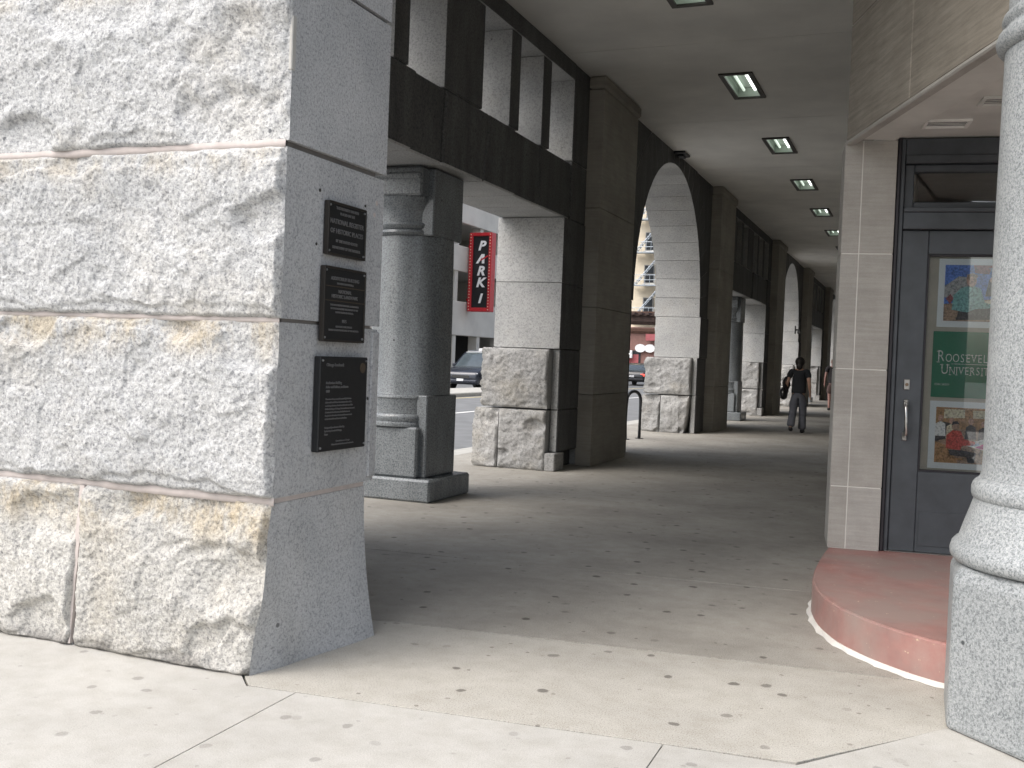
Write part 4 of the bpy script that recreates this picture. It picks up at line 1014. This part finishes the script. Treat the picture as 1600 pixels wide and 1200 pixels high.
make_car('car', 'dark navy estate car with pale roof driving this way past the median', (-18.75, 43.2, -.115), R(0), 'car_navy', 'car_roof_pale', True)
make_car('car', 'black saloon car with red tail light driving away beyond the bicycle rack', (-17.2, 66.0, -.115), R(180), 'car_black', 'car_black', False)

# ------------------------------------------------------------------ parking garage across the street
GX = -28.0
gr = thing('parking_garage', 'pale concrete parking garage with dark open decks across the street', 'building', (GX, 58, 0))
for (z0, z1) in ((2.7, 4.9), (6.85, 8.5), (10.0, 11.9), (13.4, 15.2), (16.8, 18.5)): obj('spandrel', BX(-.5, 0, -14, 14, z0, z1, ch=.03), 'garage_concrete', gr)
for k in range(8): obj('column', BX(-.75, -.12, -13.6 + k * 3.85, -13.1 + k * 3.85, 0, 18.4), 'garage_concrete', gr)
for z in (2.9, 7.0, 10.2, 13.5, 16.9): obj('deck', BX(-14, -.5, -14, 14, z, z + .3), 'garage_concrete', gr)
obj('back_wall', BX(-14.2, -14, -14, 14, 0, 18.4), 'garage_dark', gr); obj('ground_recess', BX(-4.2, -4.0, -14, 14, 0, 2.9), 'garage_dark', gr)
obj('end_wall', BX(-14, -.2, 14, 14.3, 0, 18.5), 'garage_concrete', gr); obj('end_wall', BX(-14, -.2, -14.3, -14, 0, 18.5), 'garage_concrete', gr)
# the PARK 1 blade sign: its face is turned to traffic
SH = 5.15; SWd = 1.66
sg = thing('parking_sign', 'tall red framed black sign reading PARK 1 projecting from the garage', 'sign', (-27.05, 61.6, 4.30), R(-4))
obj('box', BX(-SWd / 2 + .1, SWd / 2 - .1, -.16, .30, .1, SH - .1, ch=.02), 'sign_black', sg)
for (a, b_, c, e) in ((-SWd / 2, -SWd / 2 + .26, 0, SH), (SWd / 2 - .22, SWd / 2, 0, SH), (-SWd / 2 + .26, SWd / 2 - .22, 0, .26), (-SWd / 2 + .26, SWd / 2 - .22, SH - .22, SH)): obj('frame', BX(a, b_, -.28, .36, c, e, ch=.03), 'sign_red', sg)
me_b = None
for k in range(26):
    for sx in (-SWd / 2 + .13, SWd / 2 - .11):
        if me_b is None: me_b = obj('bulb', lathe([(.02, 0), (.05, .02), (.035, .06), (.01, .075)], 6), 'bulb', sg).data; ob = [c for c in sg.children if c.name.startswith('bulb')][0]
        else: ob = obj('bulb', me_b, 'bulb', sg)
        ob.rotation_euler = (R(90), 0, 0); ob.location = (sx, -.28, .13 + k * (SH - .26) / 25)
Ms = lambda x, z: Matrix(((1, 0, 0, x), (0, 0, -1, -.165), (0, 1, 0, z), (0, 0, 0, 1)))
for ch_, z in (('P', 4.28), ('R', 2.64), ('K', 1.88), ('1', .84)):
    text_obj('letter', ch_, .84, 'sign_white', sg, Ms(.02, z), shear=.26, extrude=.02, offset=.030, sx=1.08)
la = [(-.34, 3.15), (-.16, 3.15), (.10, 3.55), (.10, 3.15), (.28, 3.15), (.28, 3.76), (.06, 3.76)]
obj('letter', PR(la, 'y', -.185, -.165), 'sign_white', sg)
obj('red_slash', PR([(-.02, 3.30), (.02, 3.42), (.55, 3.70), (.55, 3.60), (.2, 3.40)], 'y', -.20, -.186), 'sign_red', sg)
obj('wall_arm', BX(-1.0, -SWd / 2 + .02, -.06, .06, .7, .85), 'sign_red', sg); obj('wall_arm', BX(-1.0, -SWd / 2 + .02, -.06, .06, 4.2, 4.35), 'sign_red', sg)

# ------------------------------------------------------------------ elevated railway and the brick building beyond
er = thing('elevated_railway', 'rusty brown elevated railway structure spanning the far cross street', 'railway', (-22, 86, 0))
for y in (-3.2, 3.2):
    obj('girder', BX(-32, 26, y - .18, y + .18, 4.75, 5.25, ch=.02), 'el_steel', er); obj('girder_flange', BX(-32, 26, y - .32, y + .32, 5.252, 5.32), 'el_steel', er)
    obj('lower_beam', BX(-32, 26, y - .10, y + .10, 3.95, 4.20, ch=.01), 'el_rust', er)
    for x in range(-30, 26, 8): obj('column', BX(x - .2, x + .2, y - .2, y + .2, -.11, 4.74, ch=.02), 'el_steel', er)
tie = None
for k in range(95):
    bm = BX(-.13, .13, -3.9, 3.9, 5.322, 5.50) if tie is None else tie
    o = obj('sleeper', bm, 'el_steel', er); tie = o.data; o.location = (-31.5 + k * .6, 0, 0)
for y in (-2.4, -.95, .95, 2.4): obj('rail', BX(-32, 26, y - .04, y + .04, 5.502, 5.66), 'el_rust', er)

bb = thing('brick_building', 'tan brick corner building with metal fire escapes beyond the elevated railway', 'building', (-27, 103, 0))
obj('wall', BX(-22, 10.5, .30, 9, 0, 24), 'tan_brick', bb)
wm = None
for fl_ in range(5):
    for c in range(6):
        x = .55 - 3.2 * c + 3.2; z = 6.2 + fl_ * 3.35
        wi = obj('window', BX(x - .55, x + .55, .10, .299, z, z + 1.9), 'window_frame', bb)
        obj('pane', BX(x - .46, x + .46, .07, .099, z + .09, z + .93), 'window_dark', wi); obj('pane', BX(x - .46, x + .46, .075, .099, z + .99, z + 1.81), 'window_dark', wi); obj('sill', BX(x - .65, x + .65, -.05, .299, z - .15, z - .002), 'garage_concrete', wi)
obj('shop_front', BX(-22, 10.5, .12, .299, 0, 4.6), 'shop_brown', bb); obj('shop_cornice', BX(-22, 10.5, -.35, .298, 4.602, 5.0, ch=.03), 'shop_brown', bb)
for x in (-1.2, 3.2): obj('shop_window', BX(x - 1.2, x + 1.2, .06, .119, .6, 2.6), 'window_dark', bb)
obj('shop_panel', BX(-1.4, -.2, .05, .1195, .1, 2.2), 'shop_red', bb)
fe = thing('fire_escape', 'pale grey zigzag fire escape on the tan brick building', 'fire escape', (-26.45, 102.9, 0))
for fl_ in range(5):
    z = 5.95 + fl_ * 3.35
    obj('platform', BX(-1.6, 1.9, -1.1, .10, z - .08, z), 'fire_escape', fe)
    for (h) in (.5, 1.0): obj('guard_rail', TB([(-1.6, .1, z + h), (-1.6, -1.08, z + h), (1.9, -1.08, z + h), (1.9, .1, z + h)], .03, 6), 'fire_escape', fe)
    for k in range(8): obj('baluster', TB([(-1.58 + k * .495, -1.08, z), (-1.58 + k * .495, -1.08, z + 1.0)], .018, 5), 'fire_escape', fe)
    if fl_ < 4:
        for yy in (-.85, -.25): obj('stringer', TB([(-1.3, yy, z), (1.5, yy, z + 3.3)], .05, 6), 'fire_escape', fe)
        for k in range(12): obj('tread', BX(-1.3 + k * .24, -1.08 + k * .24, -.84, -.26, z + .22 + k * .275, z + .25 + k * .275), 'fire_escape', fe)
ov = thing('shop_sign', 'white twin oval shop sign on the brown shop front', 'sign', (-26.5, 103.0, 2.85))
for s in (-1, 1): obj('oval', PR(ell(s * .50, 0, .55, .42, 20), 'y', -.20 - .02 * s, .10), 'shop_white', ov)
fl2 = thing('shop_flag', 'small red banner hanging over the brown shop front', 'banner', (-25.9, 102.6, 4.1))
obj('cloth', BX(-.5, .5, -.03, .03, -.45, .45, ch=.01), 'shop_red', fl2); obj('pole', TB([(0, .45, .5), (0, -.1, .5)], .03, 6), 'fire_escape', fl2)
fl3 = thing('shop_awning', 'white and red box sign at the foot of the brick building', 'sign', (-28.2, 102.7, 1.9))
obj('panel', BX(-.5, .4, -.1, .3, -.1, .7, ch=.02), 'shop_white', fl3); obj('post', BX(-.06, .06, .0, .12, -1.9, -.102), 'shop_red', fl3)

# ------------------------------------------------------------------ people
def skin_mesh(name, joints, bones, mat, parent, sub=2):
    """joints: name -> (xyz, rx, ry); grown with a Skin modifier, first joint is the root"""
    names = list(joints); me = bpy.data.meshes.new(name)
    me.from_pydata([joints[n][0] for n in names], [(names.index(a), names.index(b_)) for a, b_ in bones], [])
    o = obj(name, me, mat, parent)
    md = o.modifiers.new('skin', 'SKIN'); md.use_smooth_shade = True; md.branch_smoothing = .6
    if not me.skin_vertices: me.skin_vertices.new() if hasattr(me.skin_vertices, 'new') else None
    for i, n in enumerate(names):
        sv = me.skin_vertices[0].data[i]; sv.radius = joints[n][1:]; sv.use_root = (i == 0)
    s = o.modifiers.new('sub', 'SUBSURF'); s.levels = sub; s.render_levels = sub
    return o
def ellipsoid(c, r, n=14, m=10, bend=None):
    bm = bmesh.new(); bmesh.ops.create_uvsphere(bm, u_segments=n, v_segments=m, radius=1)
    for v in bm.verts:
        x, y, z = v.co
        if bend: x, y, z = bend(x, y, z)
        v.co = (c[0] + x * r[0], c[1] + y * r[1], c[2] + z * r[2])
    return bm
def make_person(label, loc, h, pose, mats, hair_kind, rz=0):
    """faces +Y; pose holds the joint positions for a 1.0-high figure"""
    t = thing('person', label, 'person', loc, rz)
    S = lambda p: (p[0] * h, p[1] * h, p[2] * h)
    J = {k: S(v) for k, v in pose.items()}
    def j(n, r, r2=None): return (J[n], r * h, (r2 or r) * h)
    body = {'pelvis': j('pelvis', .060, .046), 'waist': j('waist', .062, .048), 'chest': j('chest', .082, .058), 'neck0': j('neck0', .040, .040), 'neck': j('neck', .030), 'head': j('head', .045, .055), 'crown': j('crown', .040, .048)}
    bones = [('pelvis', 'waist'), ('waist', 'chest'), ('chest', 'neck0'), ('neck0', 'neck'), ('neck', 'head'), ('head', 'crown')]
    for s in 'LR':
        body.update({'sh' + s: j('sh' + s, .036), 'el' + s: j('el' + s, .024), 'wr' + s: j('wr' + s, .016), 'hd' + s: j('hd' + s, .020, .012),
                     'hip' + s: j('hip' + s, .046), 'kn' + s: j('kn' + s, .035), 'an' + s: j('an' + s, .022), 'to' + s: j('to' + s, .018)})
        bones += [('neck0', 'sh' + s), ('sh' + s, 'el' + s), ('el' + s, 'wr' + s), ('wr' + s, 'hd' + s), ('pelvis', 'hip' + s), ('hip' + s, 'kn' + s), ('kn' + s, 'an' + s), ('an' + s, 'to' + s)]
        w_, hd_ = Vector(J['wr' + s]), Vector(J['hd' + s]); dirv = (hd_ - w_).normalized(); side = Vector((0, 1, 0))
        side = (side - dirv * side.dot(dirv)).normalized(); inw = dirv.cross(side)
        for q_, (o_, ln) in enumerate(((-.015, .040), (-.005, .046), (.005, .044), (.015, .034))):
            n0, n1 = 'f%d' % q_ + s, 'g%d' % q_ + s
            p0 = hd_ + side * o_ * h + dirv * .012 * h; p1 = p0 + dirv * ln * h * .6 + inw * .006 * h
            body[n0] = (tuple(p0), .0055 * h, .0055 * h); body[n1] = (tuple(p1), .0045 * h, .0045 * h); bones += [('hd' + s, n0), (n0, n1)]
        p0 = w_ + dirv * .014 * h + side * .02 * h; p1 = p0 + dirv * .022 * h + side * .008 * h
        body['t0' + s] = (tuple(p0), .007 * h, .006 * h); body['t1' + s] = (tuple(p1), .0055 * h, .005 * h); bones += [('wr' + s, 't0' + s), ('t0' + s, 't1' + s)]
    skin_mesh('body', body, bones, mats['skin'], t, 2)
    # face
    hp = Vector(J['head'])
    obj('nose', ellipsoid(hp + Vector((0, .058 * h, -.004 * h)), (.009 * h, .014 * h, .016 * h)), mats['skin'], t)
    obj('mouth', ellipsoid(hp + Vector((0, .052 * h, -.030 * h)), (.016 * h, .005 * h, .004 * h)), 'print_maroon', t)
    for s in (-1, 1):
        obj('ear', ellipsoid(hp + Vector((s * .047 * h, -.004 * h, .002 * h)), (.007 * h, .014 * h, .018 * h)), mats['skin'], t)
        obj('eye', ellipsoid(hp + Vector((s * .019 * h, .050 * h, .014 * h)), (.008 * h, .005 * h, .005 * h)), 'hair', t)
    # hair
    if hair_kind == 'bun':
        smooth(obj('hair', ellipsoid(hp + Vector((0, -.010 * h, .022 * h)), (.062 * h, .068 * h, .066 * h), 18, 12, lambda x, y, z: (x * (1 + .06 * math.sin(9 * y + 5 * z)), y - .22 * max(0, -z) * (1 if y > 0 else 0), z)), mats['hair'], t))
        smooth(obj('hair_tail', ellipsoid(hp + Vector((0.0, -.045 * h, -.030 * h)), (.042 * h, .034 * h, .055 * h), 14, 10), mats['hair'], t))
    else:
        smooth(obj('hair', ellipsoid(hp + Vector((0, -.010 * h, .030 * h)), (.050 * h, .060 * h, .046 * h), 18, 12), mats['hair'], t))
    # shirt
    g = .010
    sh = {'waist': (J['waist'], (.092 + g) * h, (.072 + g) * h), 'hem': (tuple(Vector(J['pelvis']) + Vector((0, 0, -.012 * h))), (.098 + g) * h, (.080 + g) * h), 'chest': (J['chest'], (.104 + g) * h, (.078 + g) * h), 'yoke': (tuple(Vector(J['neck0']) + Vector((0, 0, -.018 * h))), .055 * h, .046 * h)}
    sb = [('waist', 'hem'), ('waist', 'chest'), ('chest', 'yoke')]
    for s in 'LR':
        a, b_ = Vector(J['sh' + s]), Vector(J['el' + s]); sh['s' + s] = (J['sh' + s], (.040 + g * .6) * h, (.040 + g * .6) * h); sh['u' + s] = (tuple(a.lerp(b_, .62)), .040 * h, .040 * h); sb += [('yoke', 's' + s), ('s' + s, 'u' + s)]
    skin_mesh('shirt', sh, sb, mats['shirt'], t)
    # trousers or shorts
    tr = {'pelvis': (J['pelvis'], .116 * h, .094 * h), 'band': (tuple(Vector(J['waist']).lerp(Vector(J['pelvis']), .55)), .096 * h, .078 * h)}
    tb_ = [('pelvis', 'band')]
    for s in 'LR':
        tr['hip' + s] = (J['hip' + s], .076 * h, .084 * h); tb_ += [('pelvis', 'hip' + s)]
        if mats['long']:
            a = Vector(J['kn' + s]).lerp(Vector(J['an' + s]), .5); b_ = Vector(J['kn' + s]).lerp(Vector(J['an' + s]), 1.06)
            tr['kn' + s] = (J['kn' + s], .054 * h, .054 * h); tr['ca' + s] = (tuple(a), .050 * h, .052 * h); tr['cuff' + s] = (tuple(b_), .054 * h, .060 * h); tb_ += [('hip' + s, 'kn' + s), ('kn' + s, 'ca' + s), ('ca' + s, 'cuff' + s)]
        else:
            a = Vector(J['hip' + s]).lerp(Vector(J['kn' + s]), .92); tr['kn' + s] = (tuple(a), .056 * h, .056 * h); tb_ += [('hip' + s, 'kn' + s)]
    skin_mesh('trousers' if mats['long'] else 'shorts', tr, tb_, mats['legs'], t)
    for s in 'LR':
        a, b_ = Vector(J['an' + s]), Vector(J['to' + s]); d_ = b_ - a
        heel = a - Vector((0, .022 * h, 0)) * (1 if d_.y > 0 else -1)
        sh_ = {'heel': (tuple(Vector((heel.x, heel.y, a.z - .022 * h))), .030 * h, .030 * h), 'mid': (tuple(a.lerp(b_, .5) + Vector((0, 0, -.006 * h))), .031 * h, .028 * h), 'toe': (tuple(b_), .029 * h, .021 * h)}
        skin_mesh('shoe', sh_, [('heel', 'mid'), ('mid', 'toe')], 'shoe', t)
    return t
walk = {'pelvis': (0, 0, .535), 'waist': (0, .004, .63), 'chest': (0, .006, .735), 'neck0': (0, 0, .825), 'neck': (0, .004, .862), 'head': (0, .012, .918), 'crown': (0, .008, .955),
        'shL': (-.105, -.002, .815), 'elL': (-.150, -.035, .655), 'wrL': (-.165, .02, .545), 'hdL': (-.165, .04, .505), 'shR': (.105, -.002, .815), 'elR': (.140, -.050, .660), 'wrR': (.145, .02, .530), 'hdR': (.142, .042, .490),
        'hipL': (-.052, 0, .515), 'knL': (-.060, -.005, .300), 'anL': (-.066, -.115, .095), 'toL': (-.070, -.055, .030), 'hipR': (.050, .006, .515), 'knR': (.050, .070, .295), 'anR': (.048, .065, .050), 'toR': (.054, .145, .020)}
make_person('person in black tee and grey trousers walking away down the arcade', (-2.44, 22.8, 0), 1.64, walk, dict(skin='skin', hair='hair', shirt='shirt_black', legs='trousers_grey', long=True), 'bun', R(-4))
stand = dict(walk); stand.update({'anL': (-.055, -.02, .05), 'toL': (-.060, .060, .018), 'knL': (-.054, .012, .29), 'knR': (.052, .03, .29), 'anR': (.050, .05, .05), 'toR': (.056, .13, .018), 'elL': (-.140, -.02, .655), 'wrL': (-.150, .01, .52), 'hdL': (-.150, .02, .48)})
make_person('person in dark shirt and brown shorts standing far down the arcade', (-2.80, 36.6, 0), 1.79, stand, dict(skin='skin_pink', hair='hair_short', shirt='shirt_dark', legs='shorts_brown', long=False), 'short', R(10))
# handbag and folded jacket carried at the left side
hb = thing('handbag', 'black leather shoulder bag hanging at the walking person\'s side', 'handbag', (-2.755, 22.80, .72))
smooth(obj('bag_body', ellipsoid((0, 0, .13), (.085, .19, .14), 20, 14, lambda x, y, z: (x, y * (1 - .15 * z), math.copysign(abs(z) ** .8, z))), 'bag_leather', hb))
obj('strap', TB([(0, -.14, .22), (.03, -.09, .40), (.11, -.03, .585), (.13, .0, .60), (.11, .03, .585), (.03, .09, .40), (0, .14, .22)], .011, 6), 'bag_leather', hb)
obj('buckle', BX(-.012, .012, -.202, -.186, .14, .18, ch=.003), 'nickel', hb)
jk = thing('jacket', 'dark folded jacket draped over the walking person\'s bag arm', 'jacket', (-2.72, 22.88, .86))
smooth(obj('cloth', ellipsoid((0, 0, .16), (.075, .15, .20), 18, 12, lambda x, y, z: (x * (1 + .2 * math.sin(5 * z + 3 * y)), y * (1 - .35 * z), z)), 'shirt_dark', jk))
